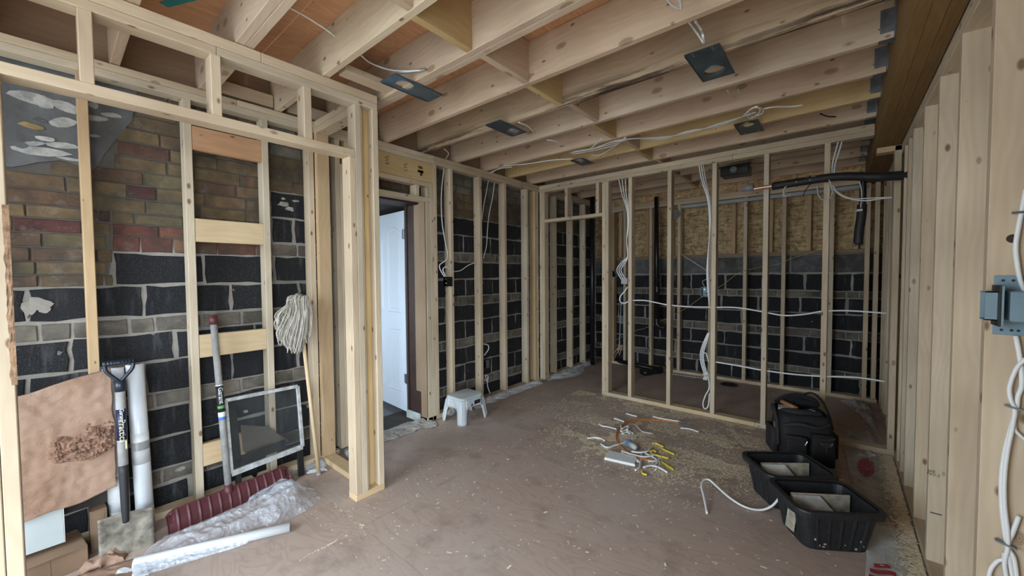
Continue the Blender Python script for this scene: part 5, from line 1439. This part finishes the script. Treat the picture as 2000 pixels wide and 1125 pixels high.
for dx, lab in ((0, 'outer orange cable arcing round the offcut pile'), (9, 'inner orange cable arcing round the offcut pile')):
    cable('orange_cable', fz([cpx(x + dx, y + dx) for x, y in ((1260, 370), (1150, 342), (960, 330), (780, 340), (680, 375), (605, 440), (580, 520), (600, 590), (680, 670), (800, 735), (900, 765), (990, 775))], .010), .0055, M_ORANGE, lab)
add('dark_connector', tube(fz([cpx(1260, 372), cpx(1335, 362)], .010), .011, 8, 1), M_GREYPL, label='dark connector at the end of the orange cables', cat='connector')
cvp = [onZ(*cpx(*p), 0) for p in ((452, 775), (500, 700), (810, 760), (785, 850))]
cv = thing('white_cover', 'flat white plastic cover plate beside the cable offcuts', 'cover', cvp[0])
add('cover_top', prism([(p.x, p.y) for p in cvp], 'z', .014, .018), M_WHITE, cv, bevel=.0015)
add('cover_side', join(*[prism([(p.x + .0, p.y + .0), (q.x, q.y), (q.x + .002, q.y + .002), (p.x + .002, p.y + .002)], 'z', .0, .0138) for p, q in ((cvp[0], cvp[3]), (cvp[1], cvp[0]))]), M_WHITE, cv)
c0, c1_ = onZ(*cpx(735, 600), .022), onZ(*cpx(800, 650), .022)
bc = thing('blue_cap', 'small translucent blue plastic cap in the cable pile', 'cap', (c0.x, c0.y, 0))
add('cap_body', tube([c0, c1_], [.026, .018], 12, 1), M_PANEL, bc, smooth=True)
add('cap_ring', tube([c0 + (c0 - c1_) * .25, c0], .027, 12, 1), M_BLUEPL, bc)

# saw dust and shavings
V, F = [], []
def flake(x, y, s, z=0.):
    a = R.uniform(0, 6.28); l = s * R.uniform(.6, 1.7); w_ = s * R.uniform(.25, .6); n = len(V)
    dx, dy_ = math.cos(a) * l, math.sin(a) * l; ex, ey = -math.sin(a) * w_, math.cos(a) * w_
    t = R.uniform(.0, .6) * w_; zb = z + .0012
    V.extend([(x - dx - ex, y - dy_ - ey, zb), (x + dx - ex, y + dy_ - ey, zb + t * .3), (x + dx + ex, y + dy_ + ey, zb + t), (x - dx + ex, y - dy_ + ey, zb + t * .7)])
    F.append((n, n + 1, n + 2, n + 3))
def ok(x, y):
    return -2.85 < x < .31 and not (x < -2.15 and y < 1.34 and y > 1.13)
cl = []
for _ in range(17000):           # band in front of the partition
    x = R.uniform(-2.3, -.35); y = 3.93 - abs(R.gauss(0, .22)); cl.append((x, y, .0036))
for _ in range(19000):           # ring round the offcut pile
    a = R.uniform(0, 6.28); r_ = .42 + R.gauss(0, .17); cl.append((-1.05 + r_ * 1.15 * math.cos(a), 3.0 + r_ * 1.0 * math.sin(a), .0036))
for _ in range(11000):
    cl.append((R.gauss(-1.500, .18), R.gauss(2.95, .22), .0036))
for _ in range(10500):
    cl.append((R.gauss(-.55, .18), R.gauss(3.22, .18), .0036))
for _ in range(3500): cl.append((R.uniform(-2.6, -1.7), R.uniform(3.0, 4.4), .0035))
for _ in range(4500): cl.append((.31 - abs(R.gauss(0, .035)), R.uniform(2.3, 3.9), .0045))
for _ in range(700): cl.append((R.uniform(-2.3, .3), R.uniform(4.05, 5.3), .004))
for _ in range(1500): cl.append((R.uniform(-2.3, .2), R.uniform(.9, 3.8), R.uniform(.002, .006)))
for _ in range(160): cl.append((R.gauss(-2.62, .1), R.gauss(2.35, .25), .004))
for _ in range(150): t = R.random(); cl.append((-2.33 + .4 * t, 1.042 + R.gauss(0, .006), .004))
for _ in range(120): t = R.random(); cl.append((-1.94 + R.gauss(0, .004), .72 + .32 * t, .003))
for x, y, s in cl:
    if s < .0046 and R.random() > .12 and x < .1 and nz(x * .7, y, 0, 4.2) + .45 * nz(x, y, 2, 13) < .02: continue
    if ok(x, y): flake(x, y, s * R.uniform(.7, 1.7), .009 if x > .1 and 2.1 < y < 3.9 else 0)
me = add('wood_shavings', (V, F), M_SHAVE, label='pale wood shavings and sawdust scattered over the floor', cat='shavings', kind='stuff')
